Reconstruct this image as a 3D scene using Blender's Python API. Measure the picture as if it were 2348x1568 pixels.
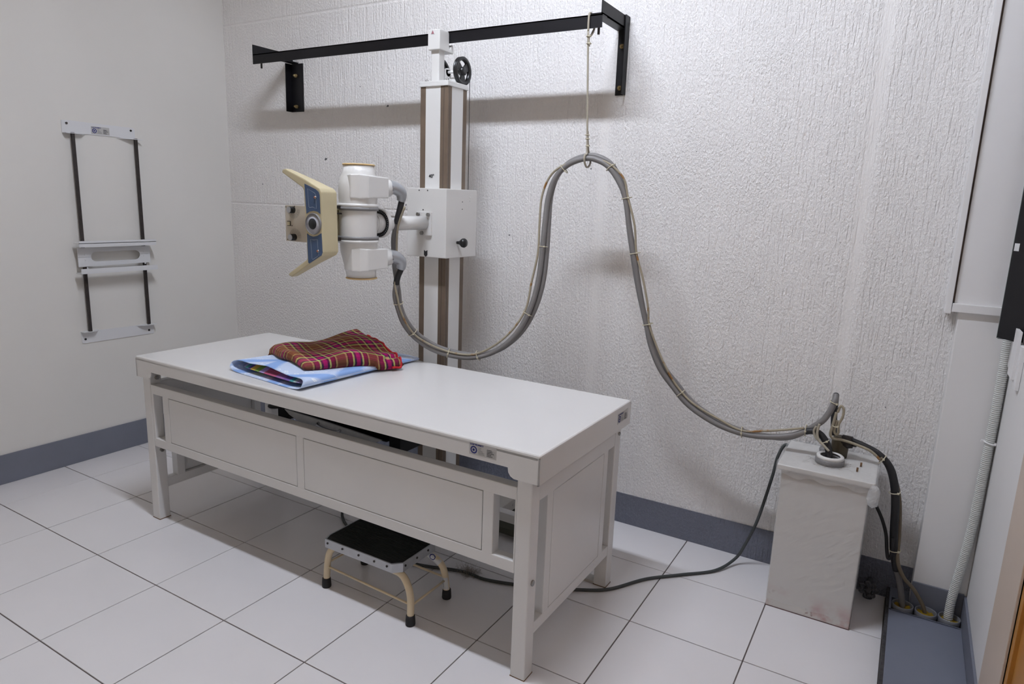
import bpy, bmesh, math, random
from mathutils import Vector, Matrix
random.seed(7)
for o in list(bpy.data.objects):
    bpy.data.objects.remove(o)
SC = bpy.context.scene
COL = SC.collection
PI = math.pi

# ------------------------------------------------------------------ camera
cam_d = bpy.data.cameras.new('camera')
cam_d.sensor_width = 36.0
cam_d.lens = 1546.668 / 2348 * 36.0
cam_d.clip_start = 0.05
cam = bpy.data.objects.new('camera', cam_d)
COL.objects.link(cam)
yaw, pit, rol = -0.529431, 0.2021105, 0.0362723
fw = Vector((math.sin(yaw) * math.cos(pit), math.cos(yaw) * math.cos(pit), -math.sin(pit)))
rt = Vector((math.cos(yaw), -math.sin(yaw), 0))
up = rt.cross(fw)
r2 = rt * math.cos(rol) + up * math.sin(rol)
u2 = up * math.cos(rol) - rt * math.sin(rol)
cam.matrix_world = Matrix(((r2.x, u2.x, -fw.x, 3.112168), (r2.y, u2.y, -fw.y, -1.734989),
                           (r2.z, u2.z, -fw.z, 1.468356), (0, 0, 0, 1)))
SC.camera = cam

# ------------------------------------------------------------------ world, light level, exposure
w = bpy.data.worlds.new('world')
SC.world = w
w.use_nodes = True
w.node_tree.nodes['Background'].inputs['Color'].default_value = (0.5, 0.5, 0.5, 1)
w.node_tree.nodes['Background'].inputs['Strength'].default_value = 0.05
LAMP_GLOW = 176.0          # radiance of the fluorescent tubes
LAMP_COLOR = (0.905, 0.978, 1.115)
SC.view_settings.view_transform = 'Standard'
SC.view_settings.look = 'None'
SC.view_settings.gamma = 1.0
SC.view_settings.use_curve_mapping = False
SC.view_settings.exposure = 0.0

# ------------------------------------------------------------------ room measures
XL, XR, YB, YF, ZC = -0.665, 3.44, 1.12, -2.7, 3.54
XS = 3.195          # left edge of the cable duct cover
ZT = 0.76           # table top

# ------------------------------------------------------------------ colour and material helpers
def lin(c):
    c = c / 255.0
    return c / 12.92 if c <= 0.04045 else ((c + 0.055) / 1.055) ** 2.4
def S(r, g, b):
    return (lin(r), lin(g), lin(b), 1.0)

class NT:
    def __init__(self, m):
        self.t = m.node_tree
        self.b = self.t.nodes['Principled BSDF']
    def n(self, typ, **kw):
        x = self.t.nodes.new(typ)
        for k, v in kw.items():
            setattr(x, k, v)
        return x
    def l(self, a, b):
        self.t.links.new(a, b)
    def coord(self, which='Object', scale=(1, 1, 1), rot=(0, 0, 0)):
        c = self.n('ShaderNodeTexCoord')
        m = self.n('ShaderNodeMapping')
        m.inputs['Scale'].default_value = scale
        m.inputs['Rotation'].default_value = rot
        self.l(c.outputs[which], m.inputs['Vector'])
        return m.outputs['Vector']
    def noise(self, vec, scale, detail=3, rough=0.5):
        x = self.n('ShaderNodeTexNoise')
        x.inputs['Scale'].default_value = scale
        x.inputs['Detail'].default_value = detail
        x.inputs['Roughness'].default_value = rough
        self.l(vec, x.inputs['Vector'])
        return x.outputs['Fac']
    def math(self, op, a, b=None, clamp=False):
        x = self.n('ShaderNodeMath', operation=op, use_clamp=clamp)
        for i, v in enumerate((a, b)):
            if v is None:
                continue
            if isinstance(v, (int, float)):
                x.inputs[i].default_value = v
            else:
                self.l(v, x.inputs[i])
        return x.outputs[0]
    def ramp(self, fac, stops, interp='LINEAR'):
        x = self.n('ShaderNodeValToRGB')
        x.color_ramp.interpolation = interp
        e = x.color_ramp.elements
        while len(e) < len(stops):
            e.new(0.5)
        for i, (p, c) in enumerate(stops):
            e[i].position = p
            e[i].color = c if len(c) == 4 else (c[0], c[1], c[2], 1)
        self.l(fac, x.inputs[0])
        return x.outputs['Color']
    def mix(self, fac, a, b, mode='MIX'):
        x = self.n('ShaderNodeMix', data_type='RGBA', blend_type=mode)
        for key, v in ((0, fac), (6, a), (7, b)):
            if isinstance(v, (int, float)):
                x.inputs[key].default_value = v
            elif isinstance(v, tuple):
                x.inputs[key].default_value = v
            else:
                self.l(v, x.inputs[key])
        return x.outputs[2]
    def bump(self, h, strength=0.3, dist=0.002):
        x = self.n('ShaderNodeBump')
        x.inputs['Strength'].default_value = strength
        x.inputs['Distance'].default_value = dist
        self.l(h, x.inputs['Height'])
        self.l(x.outputs['Normal'], self.b.inputs['Normal'])

MATS = {}
def mat(name, col, rough=0.5, metal=0.0, var=0.0, vscale=6.0, bump=0.0, bscale=200.0, spec=0.5, dirt=None):
    """plain procedural material: a colour with slight unevenness, fine relief and optional dirt specks"""
    if name in MATS:
        return MATS[name]
    m = bpy.data.materials.new(name)
    m.use_nodes = True
    t = NT(m)
    t.b.inputs['Roughness'].default_value = rough
    t.b.inputs['Metallic'].default_value = metal
    t.b.inputs['Specular IOR Level'].default_value = spec
    t.b.inputs['Base Color'].default_value = col
    vec = t.coord()
    c = None
    if var > 0:
        f = t.noise(vec, vscale, 4)
        lo = tuple(max(0, x * (1 - var)) for x in col[:3]) + (1,)
        hi = tuple(min(1, x * (1 + var)) for x in col[:3]) + (1,)
        c = t.ramp(f, [(0.3, lo), (0.7, hi)])
    if dirt:
        dcol, thr, dsc = dirt
        f2 = t.noise(vec, dsc, 5, 0.65)
        k = t.ramp(f2, [(thr, (0, 0, 0, 1)), (min(1, thr + 0.06), (1, 1, 1, 1))])
        c = t.mix(k, c if c is not None else col, dcol)
    if c is not None:
        t.l(c, t.b.inputs['Base Color'])
    if bump > 0:
        t.bump(t.noise(vec, bscale, 3), bump, 0.001)
    MATS[name] = m
    return m

def mat_stucco(name, col, spec_col=None, rough=0.42):
    """roller-textured gloss paint: fine lumps pulled out vertically, with smooth vertical and level seams"""
    m = bpy.data.materials.new(name)
    m.use_nodes = True
    t = NT(m)
    t.b.inputs['Roughness'].default_value = rough
    t.b.inputs['Specular IOR Level'].default_value = 0.45
    c = t.n('ShaderNodeTexCoord').outputs['Object']
    sep = t.n('ShaderNodeSeparateXYZ')
    t.l(c, sep.inputs[0])
    x, z = sep.outputs['X'], sep.outputs['Z']
    s1 = t.n('ShaderNodeMapping'); s1.inputs['Scale'].default_value = (1, 1, 0.07); t.l(c, s1.inputs['Vector'])
    streak = t.ramp(t.noise(s1.outputs[0], 112, 2, 0.5), [(0.36, (0, 0, 0, 1)), (0.56, (1, 1, 1, 1))])
    s2 = t.n('ShaderNodeMapping'); s2.inputs['Scale'].default_value = (1, 1, 0.6); t.l(c, s2.inputs['Vector'])
    lump = t.noise(s2.outputs[0], 132, 3, 0.6)
    region = t.ramp(t.noise(c, 1.4, 2), [(0.46, (0, 0, 0, 1)), (0.66, (1, 1, 1, 1))])
    h = t.math('ADD', t.math('MULTIPLY', streak, t.math('SUBTRACT', 0.26, t.math('MULTIPLY', region, 0.20))), t.math('MULTIPLY', lump, t.math('ADD', 0.85, t.math('MULTIPLY', region, 0.5))))
    # smooth seams
    def band(v, c0, hw):
        d = t.math('ABSOLUTE', t.math('SUBTRACT', v, c0))
        k = t.n('ShaderNodeMapRange'); k.inputs['From Min'].default_value = hw * 0.4; k.inputs['From Max'].default_value = hw * 1.6
        t.l(d, k.inputs['Value'])
        return k.outputs[0]
    wob = t.math('MULTIPLY', t.math('SUBTRACT', t.noise(c, 3.0, 2), 0.5), 0.05)
    xw = t.math('ADD', x, wob)
    zw = t.math('ADD', z, wob)
    keep = band(xw, 1.876, 0.022)
    keep = t.math('MULTIPLY', keep, band(x, 2.925, 0.020))
    right = t.math('GREATER_THAN', x, 0.86)
    keep = t.math('MULTIPLY', keep, t.math('MAXIMUM', band(z, 1.412, 0.005), right))
    keep = t.math('MULTIPLY', keep, band(z, 2.455, 0.006))
    h = t.math('MULTIPLY', h, t.math('ADD', t.math('MULTIPLY', keep, 0.6), 0.4))
    t.bump(h, 1.0, 0.0075)
    # small chips
    chips = t.noise(c, 26, 2, 0.4)
    k = t.ramp(chips, [(0.772, (0, 0, 0, 1)), (0.784, (1, 1, 1, 1))])
    uneven = t.ramp(t.noise(c, 2.2, 3), [(0.3, tuple(v * 0.965 for v in col[:3]) + (1,)), (0.7, col)])
    t.l(t.mix(k, uneven, S(96, 96, 100)), t.b.inputs['Base Color'])
    MATS[name] = m
    return m

M_wall_rough = mat_stucco('rough_white_wall_paint', S(240, 237, 235))
M_base_rough = mat_stucco('rough_grey_band_paint', S(112, 115, 128), rough=0.45)
M_wall = mat('smooth_white_wall_paint', S(222, 219, 214), 0.55, var=0.02, vscale=2.0, bump=0.08, bscale=60)
M_pil = mat('lumpy_white_wall_paint', S(229, 227, 226), 0.5, var=0.02, vscale=2.0, bump=0.5, bscale=28)
M_ceil = mat('cream_ceiling_paint', S(212, 192, 162), 0.7, var=0.02)
M_wallf = mat('cream_wall_paint', S(216, 199, 175), 0.6, var=0.02)
M_base = mat('grey_skirting_paint', S(113, 116, 128), 0.42, var=0.06, vscale=5, bump=0.1, bscale=40, dirt=(S(58, 100, 98), 0.74, 22))
M_tile = mat('white_floor_tile', S(226, 223, 224), 0.22, var=0.02, vscale=3, bump=0.03, bscale=30, dirt=(S(168, 160, 154), 0.775, 34))
M_grout = mat('grey_grout', S(98, 88, 86), 0.9, var=0.25, vscale=14)
M_trimw = mat('white_trim_paint', S(231, 229, 229), 0.45, var=0.02)
M_tan = mat('beige_casing_paint', S(200, 184, 170), 0.5, var=0.05, vscale=3)
M_wood = mat('varnished_door_wood', S(176, 122, 54), 0.35, var=0.16, vscale=5)
M_table = mat('white_enamel', S(222, 220, 218), 0.27, var=0.012, vscale=3)
M_tabled = mat('dusty_white_enamel', S(190, 186, 180), 0.5, var=0.08, vscale=20, dirt=(S(70, 66, 60), 0.66, 30))
M_groove = mat('panel_gap_shadow_paint', S(70, 66, 64), 0.8)
M_rust = mat('rust', S(112, 84, 58), 0.8, var=0.4, vscale=60)
M_white = mat('machine_white_paint', S(222, 220, 217), 0.3, var=0.012, vscale=8)
M_mwhite = mat('column_white_paint', S(226, 225, 223), 0.38, var=0.012, vscale=6)
M_cream = mat('cream_paint', S(196, 184, 150), 0.42, var=0.05, vscale=9, dirt=(S(128, 112, 84), 0.74, 45))
M_capcream = mat('yellowed_end_cap', S(214, 182, 128), 0.45, var=0.08, vscale=15)
M_blue = mat('navy_control_panel', S(58, 80, 112), 0.4, var=0.03)
M_brown = mat('brown_anodised_strip', S(116, 101, 87), 0.42, metal=0.25, var=0.14, vscale=9, dirt=(S(86, 72, 60), 0.68, 24))
M_black = mat('black_enamel', S(13, 12, 16), 0.45, var=0.1, vscale=12, spec=0.3)
M_rubber = mat('black_rubber', S(26, 25, 27), 0.7, var=0.15, vscale=30)
M_plastic = mat('black_plastic', S(24, 24, 26), 0.35)
M_steel = mat('plated_steel', S(150, 148, 145), 0.35, metal=0.9, var=0.1, vscale=40)
M_alu = mat('brushed_aluminium', S(186, 188, 192), 0.4, metal=0.55, var=0.06, vscale=30)
M_chrome = mat('chrome', S(200, 202, 208), 0.12, metal=1.0)
M_cast = mat('cast_grey_elbow', S(168, 170, 174), 0.3, metal=0.4, var=0.06, vscale=30)
M_band = mat('grey_band', S(128, 126, 126), 0.5, var=0.08, vscale=30)
M_cable = mat('grey_cable_sheath', S(122, 119, 118), 0.5, var=0.05, vscale=12)
M_sleeve = mat('black_cable_sleeve', S(30, 29, 32), 0.55, var=0.1, vscale=30)
M_tan_wire = mat('stained_beige_wire', S(158, 148, 128), 0.55, var=0.06, vscale=10, dirt=(S(140, 100, 52), 0.56, 16))
M_beige_wire = mat('beige_wire', S(166, 158, 142), 0.55, var=0.06, vscale=10)
M_tie = mat('cream_cable_tie', S(198, 190, 166), 0.5)
M_cord = mat('charcoal_cord', S(62, 66, 66), 0.55, var=0.08, vscale=20)
M_flex = mat('white_corrugated_conduit', S(212, 213, 210), 0.5, var=0.03, vscale=10)
M_pvc = mat('grey_pipe', S(126, 128, 136), 0.5, var=0.05, vscale=20)
M_foam = mat('yellow_foam', S(150, 122, 22), 0.9, var=0.2, vscale=60, bump=0.6, bscale=180)
M_duct = mat('grey_duct_cover_paint', S(112, 116, 130), 0.5, var=0.05, vscale=5, dirt=(S(88, 78, 76), 0.76, 28))
M_ductside = mat('raw_dark_duct_edge', S(54, 52, 54), 0.9, var=0.4, vscale=80)
M_tank = mat('off_white_tank_paint', S(206, 203, 199), 0.34, var=0.025, vscale=6)
M_green = mat('dull_green_rail', S(92, 94, 86), 0.6, var=0.15, vscale=20)
M_dust = mat('dust_fluff', S(158, 146, 134), 0.95)
M_paper = mat('silver_sticker', S(186, 184, 182), 0.4)
M_paperw = mat('white_sticker', S(214, 214, 214), 0.4)
M_ink = mat('black_ink', S(22, 22, 26), 0.6)
M_inkb = mat('navy_ink', S(28, 36, 112), 0.6)
M_inkw = mat('pale_print', S(176, 186, 196), 0.6)
M_inkd = mat('grey_print', S(128, 122, 110), 0.6)
M_maroon = mat('maroon_warning_print', S(146, 92, 100), 0.6)
M_stepcream = mat('chipped_cream_tube', S(222, 204, 172), 0.38, var=0.03, vscale=10, dirt=(S(104, 84, 60), 0.73, 34))
M_orange = mat('orange_lens', S(176, 92, 58), 0.4)
M_lens = mat('grey_scale_ring', S(176, 176, 182), 0.3, var=0.05, vscale=20)
M_rod = mat('worn_black_rod', S(52, 46, 44), 0.5, metal=0.3, var=0.25, vscale=30)
M_holder = mat('white_holder_paint', S(218, 218, 220), 0.42, var=0.015)
M_brass = mat('brass_bolt', S(150, 132, 92), 0.4, metal=0.7)
M_brownpot = mat('brown_fitting', S(84, 76, 60), 0.6, var=0.15, vscale=30)

# ------------------------------------------------------------------ mesh helpers
def box(bm, x0, x1, y0, y1, z0, z1, b=0.0, seg=2):
    t = bmesh.new()
    bmesh.ops.create_cube(t, size=1.0)
    for v in t.verts:
        v.co = Vector((x0 + (v.co.x + 0.5) * (x1 - x0), y0 + (v.co.y + 0.5) * (y1 - y0), z0 + (v.co.z + 0.5) * (z1 - z0)))
    if b > 0:
        bmesh.ops.bevel(t, geom=t.edges[:], offset=b, segments=seg, profile=0.6, affect='EDGES')
    merge(bm, t)
    return bm

def merge(bm, t, M=None):
    vm = {}
    for v in t.verts:
        vm[v] = bm.verts.new(M @ v.co if M else v.co)
    for f in t.faces:
        try:
            nf = bm.faces.new([vm[v] for v in f.verts])
            nf.smooth = f.smooth
        except ValueError:
            pass
    t.free()

def B(*boxes, b=0.0, seg=2):
    bm = bmesh.new()
    for q in boxes:
        box(bm, *q, b=b, seg=seg)
    return bm

def frame_for(d):
    d = d.normalized()
    a = Vector((0, 0, 1)) if abs(d.z) < 0.9 else Vector((1, 0, 0))
    u = d.cross(a).normalized()
    return u, d.cross(u).normalized()

def cyl(bm, p0, p1, r0, r1=None, n=20, cap=True, bev=0.0):
    p0, p1 = Vector(p0), Vector(p1)
    r1 = r0 if r1 is None else r1
    u, v = frame_for(p1 - p0)
    d = (p1 - p0).normalized()
    prof = [(0.0, r0), (None, r1)]
    L = (p1 - p0).length
    if bev > 0:
        prof = [(0.0, r0 - bev), (bev, r0), (L - bev, r1), (L, r1 - bev)]
    else:
        prof = [(0.0, r0), (L, r1)]
    rings = []
    for s, r in prof:
        rings.append([bm.verts.new(p0 + d * s + (u * math.cos(2 * PI * k / n) + v * math.sin(2 * PI * k / n)) * r) for k in range(n)])
    for a, b_ in zip(rings, rings[1:]):
        for k in range(n):
            f = bm.faces.new((a[k], b_[k], b_[(k + 1) % n], a[(k + 1) % n]))
            f.smooth = True
    if cap:
        bm.faces.new(rings[0])
        bm.faces.new(rings[-1][::-1])
    return bm

def spline(pts, per=8, closed=False):
    P = [Vector(p) for p in pts]
    n = len(P)
    out = []
    rng = range(n if closed else n - 1)
    for i in rng:
        if closed:
            a, b_, c, d = P[(i - 1) % n], P[i], P[(i + 1) % n], P[(i + 2) % n]
        else:
            a, b_, c, d = P[max(i - 1, 0)], P[i], P[i + 1], P[min(i + 2, n - 1)]
        for k in range(per):
            t = k / per
            out.append(0.5 * ((2 * b_) + (c - a) * t + (2 * a - 5 * b_ + 4 * c - d) * t * t + (3 * b_ - a - 3 * c + d) * t ** 3))
    if not closed:
        out.append(P[-1])
    return out

def sweep(bm, path, r, n=10, closed=False, cap=True):
    """tube along a path; r is a number or a function of (index, count)"""
    m = len(path)
    tang = []
    for i in range(m):
        a = path[(i - 1) % m] if closed else path[max(i - 1, 0)]
        b_ = path[(i + 1) % m] if closed else path[min(i + 1, m - 1)]
        tang.append((b_ - a).normalized())
    u, v = frame_for(tang[0])
    rings = []
    for i in range(m):
        d = tang[i]
        u = (u - d * u.dot(d))
        if u.length < 1e-6:
            u, _ = frame_for(d)
        u.normalize()
        v = d.cross(u)
        rr = r(i, m) if callable(r) else r
        rings.append([bm.verts.new(path[i] + (u * math.cos(2 * PI * k / n) + v * math.sin(2 * PI * k / n)) * rr) for k in range(n)])
    pairs = list(zip(rings, rings[1:])) + ([(rings[-1], rings[0])] if closed else [])
    for a, b_ in pairs:
        for k in range(n):
            f = bm.faces.new((a[k], a[(k + 1) % n], b_[(k + 1) % n], b_[k]))
            f.smooth = True
    if cap and not closed:
        bm.faces.new(rings[0][::-1])
        bm.faces.new(rings[-1])
    return bm

def lathe(bm, prof, center, axis='Z', n=32, shift=None, cap=True):
    """prof: list of (radius, height); axis Z or Y or X; shift(h) gives an offset of the ring centre"""
    c = Vector(center)
    rings = []
    for r, h in prof:
        s = Vector(shift(h)) if shift else Vector((0, 0, 0))
        ring = []
        for k in range(n):
            a = 2 * PI * k / n
            if axis == 'Z':
                p = Vector((r * math.cos(a), r * math.sin(a), h))
            elif axis == 'Y':
                p = Vector((r * math.cos(a), h, -r * math.sin(a)))
            else:
                p = Vector((h, r * math.cos(a), r * math.sin(a)))
            ring.append(bm.verts.new(c + s + p))
        rings.append(ring)
    for a, b_ in zip(rings, rings[1:]):
        for k in range(n):
            f = bm.faces.new((a[k], a[(k + 1) % n], b_[(k + 1) % n], b_[k]))
            f.smooth = True
    if cap:
        bm.faces.new(rings[0][::-1])
        bm.faces.new(rings[-1])
    return bm

def prism(bm, poly, y0, y1, axis='Y', bev=0.0):
    """extrude a polygon: axis Y -> poly is (x,z); Z -> (x,y); X -> (y,z). y1 may be a list of depths per vertex"""
    def P(a, b_, h):
        return Vector((a, h, b_)) if axis == 'Y' else (Vector((a, b_, h)) if axis == 'Z' else Vector((h, a, b_)))
    t = bmesh.new()
    n = len(poly)
    d = y1 if isinstance(y1, (list, tuple)) else [y1] * n
    lo = [t.verts.new(P(a, b_, y0)) for a, b_ in poly]
    hi = [t.verts.new(P(poly[i][0], poly[i][1], d[i])) for i in range(n)]
    f0 = t.faces.new(lo)
    f1 = t.faces.new(hi[::-1])
    for i in range(n):
        t.faces.new((lo[i], hi[i], hi[(i + 1) % n], lo[(i + 1) % n]))
    bmesh.ops.recalc_face_normals(t, faces=t.faces[:])
    if bev > 0:
        bmesh.ops.bevel(t, geom=t.edges[:], offset=bev, segments=2, profile=0.6, affect='EDGES')
    merge(bm, t)
    return bm

def ngon_circle(cx, cz, r, n=28, a0=0.0, a1=2 * PI, end=False):
    m = n if not end else n + 1
    return [(cx + r * math.cos(a0 + (a1 - a0) * k / n), cz + r * math.sin(a0 + (a1 - a0) * k / n)) for k in range(m)]

def ribbon(bm, pts2, wdt, place, closed=False):
    """flat printed line: pts2 in a 2-D plane, place maps (a,b)->Vector"""
    n = len(pts2)
    L, Rr = [], []
    for i in range(n):
        a = Vector(pts2[(i - 1) % n] if closed else pts2[max(i - 1, 0)])
        b_ = Vector(pts2[(i + 1) % n] if closed else pts2[min(i + 1, n - 1)])
        d = (b_ - a).normalized()
        nn = Vector((-d.y, d.x)) * wdt / 2
        p = Vector(pts2[i])
        L.append(bm.verts.new(place(*(p + nn))))
        Rr.append(bm.verts.new(place(*(p - nn))))
    for i in range(n if closed else n - 1):
        j = (i + 1) % n
        bm.faces.new((L[i], Rr[i], Rr[j], L[j]))
    return bm

ORG = {}
def new_obj(name, bm, m, parent=None, smooth=None, recalc=True, origin=None):
    if recalc:
        bmesh.ops.recalc_face_normals(bm, faces=bm.faces[:])
    if parent is not None:
        org = ORG[parent.name]
    else:
        if origin is None:
            xs = [v.co for v in bm.verts]
            lo = [min(c[i] for c in xs) for i in range(3)]
            hi = [max(c[i] for c in xs) for i in range(3)]
            origin = Vector(((lo[0] + hi[0]) / 2, (lo[1] + hi[1]) / 2, lo[2]))
        org = Vector(origin)
    for v in bm.verts:
        v.co = v.co - org
    me = bpy.data.meshes.new(name)
    bm.to_mesh(me)
    bm.free()
    me.materials.append(m)
    o = bpy.data.objects.new(name, me)
    COL.objects.link(o)
    if parent is not None:
        o.parent = parent
    else:
        o.location = org
    ORG[o.name] = org
    if smooth:
        for p in me.polygons:
            p.use_smooth = True
    return o

def tag(o, label=None, cat=None, group=None, kind=None):
    if label: o['label'] = label
    if cat: o['category'] = cat
    if group: o['group'] = group
    if kind: o['kind'] = kind
    return o

def thing(name, label, cat, loc, rotz=0.0, group=None):
    o = bpy.data.objects.new(name, None)
    COL.objects.link(o)
    o.location = loc
    o.rotation_euler = (0, 0, rotz)
    o.empty_display_size = 0.05
    ORG[o.name] = Vector(loc)
    return tag(o, label, cat, group)

def struct(name, bm, m, label=None, parent=None):
    o = new_obj(name, bm, m, parent, origin=(0, 0, 0))
    if parent is None:
        tag(o, kind='structure', label=label)
    return o

def dup(o, parent, off):
    """a copy of a part that shares its mesh"""
    c = o.copy()
    COL.objects.link(c)
    c.parent = parent
    c.location = Vector(o.location) + Vector(off)
    ORG[c.name] = ORG[o.name] + Vector(off)
    return c

def text_bm(s, size, place, bold=0.0, align='LEFT'):
    cu = bpy.data.curves.new('lettering', 'FONT')
    cu.body = s
    cu.size = size
    cu.align_x = align
    cu.offset = bold
    cu.resolution_u = 3
    o = bpy.data.objects.new('lettering', cu)
    COL.objects.link(o)
    dg = bpy.context.evaluated_depsgraph_get()
    dg.update()
    me = bpy.data.meshes.new_from_object(o.evaluated_get(dg))
    bm = bmesh.new()
    bm.from_mesh(me)
    for v in bm.verts:
        v.co = place(v.co.x, v.co.y)
    bpy.data.objects.remove(o)
    bpy.data.curves.remove(cu)
    bpy.data.meshes.remove(me)
    return bm

def gear_ring(bm, cx, cy, ro, ri, place, teeth=14):
    n = 84
    A, Bv = [], []
    for k in range(n):
        a = 2 * PI * k / n
        rr = ro * (1 + 0.045 * math.cos(teeth * a))
        A.append(bm.verts.new(place(cx + rr * math.cos(a), cy + rr * math.sin(a))))
        Bv.append(bm.verts.new(place(cx + ri * math.cos(a), cy + ri * math.sin(a))))
    for k in range(n):
        j = (k + 1) % n
        bm.faces.new((A[k], A[j], Bv[j], Bv[k]))
    return bm

def property_sticker(parent, place, wd, ht, nrm, values=True):
    """place(a,b,lift) -> Vector; a along the sticker, b up"""
    bm = bmesh.new()
    c = [place(0, 0, 0), place(wd, 0, 0), place(wd, ht, 0), place(0, ht, 0)]
    lo = [bm.verts.new(p) for p in c]
    hi = [bm.verts.new(p + nrm * 0.0006) for p in c]
    bm.faces.new(lo); bm.faces.new(hi)
    for i in range(4):
        bm.faces.new((lo[i], lo[(i + 1) % 4], hi[(i + 1) % 4], hi[i]))
    st = new_obj('property_sticker', bm, M_paper, parent)
    st['label'] = 'small silver property sticker with blue seal'
    pl = lambda a, b_: place(a, b_, 0.0010)
    bm = text_bm('LCUP PROPERTY', ht * 0.17, lambda a, b_: pl(wd * 0.03 + a, ht * 0.80 + b_), bold=0.0004)
    e = gear_ring(bm, wd * 0.17, ht * 0.42, ht * 0.31, ht * 0.2, pl)
    f = [bm.verts.new(pl(wd * 0.165 + ht * 0.11 * math.cos(2 * PI * k / 16), ht * 0.42 + ht * 0.11 * math.sin(2 * PI * k / 16))) for k in range(16)]
    bm.faces.new(f)
    new_obj('seal_print', bm, M_inkb, st, recalc=False)
    bm = bmesh.new()
    rows = ['Code', 'Date', 'Location', 'Description', 'Control No.']
    for i, s in enumerate(rows):
        yy = ht * (0.62 - 0.125 * i)
        t = text_bm(s, ht * 0.12, lambda a, b_: pl(wd * 0.34 + a, yy + b_))
        merge(bm, t)
        if values:
            ribbon(bm, [(wd * 0.64, yy + ht * 0.01), (wd * 0.96, yy + ht * 0.01)], ht * 0.012, pl)
            q = wd * 0.66
            while q < wd * (0.82 + 0.03 * (i % 3)):
                l = wd * random.uniform(0.012, 0.04)
                ribbon(bm, [(q, yy + ht * 0.045), (q + l, yy + ht * 0.045)], ht * 0.05, pl)
                q += l + wd * 0.008
    new_obj('small_print', bm, M_ink, st, recalc=False)
    return st

# ================================================================== ROOM
fl = struct('floor', B((XL, XS, YF, YB, -0.06, -0.0035)), M_grout, 'pale floor of square white ceramic tiles')
# tiles, one object each, laid on the 40 cm grid
J = 0.0021
xs = [XL] + [0.4 * k for k in range(-1, 8)] + [XS]
ys = [1.12] + [0.4 * k for k in range(2, -7, -1)] + [YF]
tile_mesh = {}
for i in range(len(xs) - 1):
    for j in range(len(ys) - 1):
        x0, x1, y1, y0 = xs[i], xs[i + 1], ys[j], ys[j + 1]
        key = (round(x1 - x0, 3), round(y1 - y0, 3))
        if key not in tile_mesh:
            wx, wy = (x1 - x0) / 2 - J, (y1 - y0) / 2 - J
            t = new_obj('tile', B((-wx, wx, -wy, wy, -0.008, 0.0), b=0.0009, seg=1), M_tile, fl)
            tile_mesh[key] = t.data
        else:
            t = bpy.data.objects.new('tile', tile_mesh[key])
            COL.objects.link(t)
            t.parent = fl
        t.location = ((x0 + x1) / 2, (y0 + y1) / 2, random.uniform(-0.0004, 0.0004))
struct('ceiling', B((XL - 0.15, XR + 0.15, YF - 0.15, YB + 0.15, ZC, ZC + 0.12)), M_ceil, 'cream ceiling of the x-ray room')
struct('wall_back', B((XL - 0.15, XR + 0.15, YB, YB + 0.15, -0.06, ZC)), M_wall_rough, 'rough stuccoed white wall behind the column')
struct('wall_left', B((XL - 0.15, XL, YF - 0.15, YB, -0.06, ZC)), M_wall, 'smooth white wall carrying the cassette holder')
struct('wall_right', B((XR, XR + 0.15, 0.165, YB, -0.06, ZC), (XR, XR + 0.15, -0.75, 0.165, 2.12, ZC), (XR, XR + 0.15, YF - 0.15, -0.75, -0.06, ZC)), M_pil, 'white side wall beside the wooden door')
struct('wall_front', B((XL, XR, YF - 0.15, YF, -0.06, ZC)), M_wallf, 'plain cream wall opposite the stuccoed wall')
# painted bands / skirting
struct('baseboard_back', B((XL, 3.27, YB - 0.004, YB, 0.0, 0.148)), M_base_rough, 'slate grey painted band along the stuccoed wall')
struct('baseboard_left', B((XL, XL + 0.010, YF, YB - 0.004, 0.0, 0.150), b=0.002), M_base, 'slate grey skirting along the smooth wall')
struct('baseboard_right', B((XR - 0.008, XR, 0.46, 1.03, 0.0, 0.135), (3.27, XR - 0.008, 1.022, 1.03, 0.0, 0.14), b=0.001), M_base, 'slate grey skirting around the corner pilaster')
# corner pilaster and the boarded-in panel above it
struct('trim_1', B((3.27, XR, 1.03, YB, 0.0, 1.16), b=0.004), M_pil, 'smooth white corner pilaster')
struct('trim_2', B((3.254, XR, 1.035, YB, 1.16, ZC)), M_trimw, 'white boarding above the pilaster')
struct('trim_3', B((3.229, 3.2475, 1.022, YB, 1.150, ZC), b=0.002), M_trimw, 'narrow upright white moulding beside the boarding')
struct('trim_4', B((3.249, XR, 1.015, 1.035, 1.158, 1.187), b=0.002), M_trimw, 'white ledge moulding under the boarding')
struct('trim_5', B((3.2475, 3.254, 1.05, YB, 1.19, ZC)), mat('rusty_gap', S(138, 122, 112), 0.9, var=0.3, vscale=12), 'dark gap between moulding and boarding')
# door in the side wall
struct('trim_6', B((XR - 0.006, XR + 0.02, 0.165, 0.44, 0.0, 2.18), b=0.002), M_tan, 'beige painted door casing')
d = struct('door_1', B((XR + 0.012, XR + 0.05, -0.75, 0.165, 0.0, 2.12), b=0.003), M_wood, 'varnished orange-brown wooden door')
new_obj('door_stop', B((XR + 0.002, XR + 0.014, 0.135, 0.1645, 0.0, 2.12), b=0.002), M_wood, d)

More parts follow.
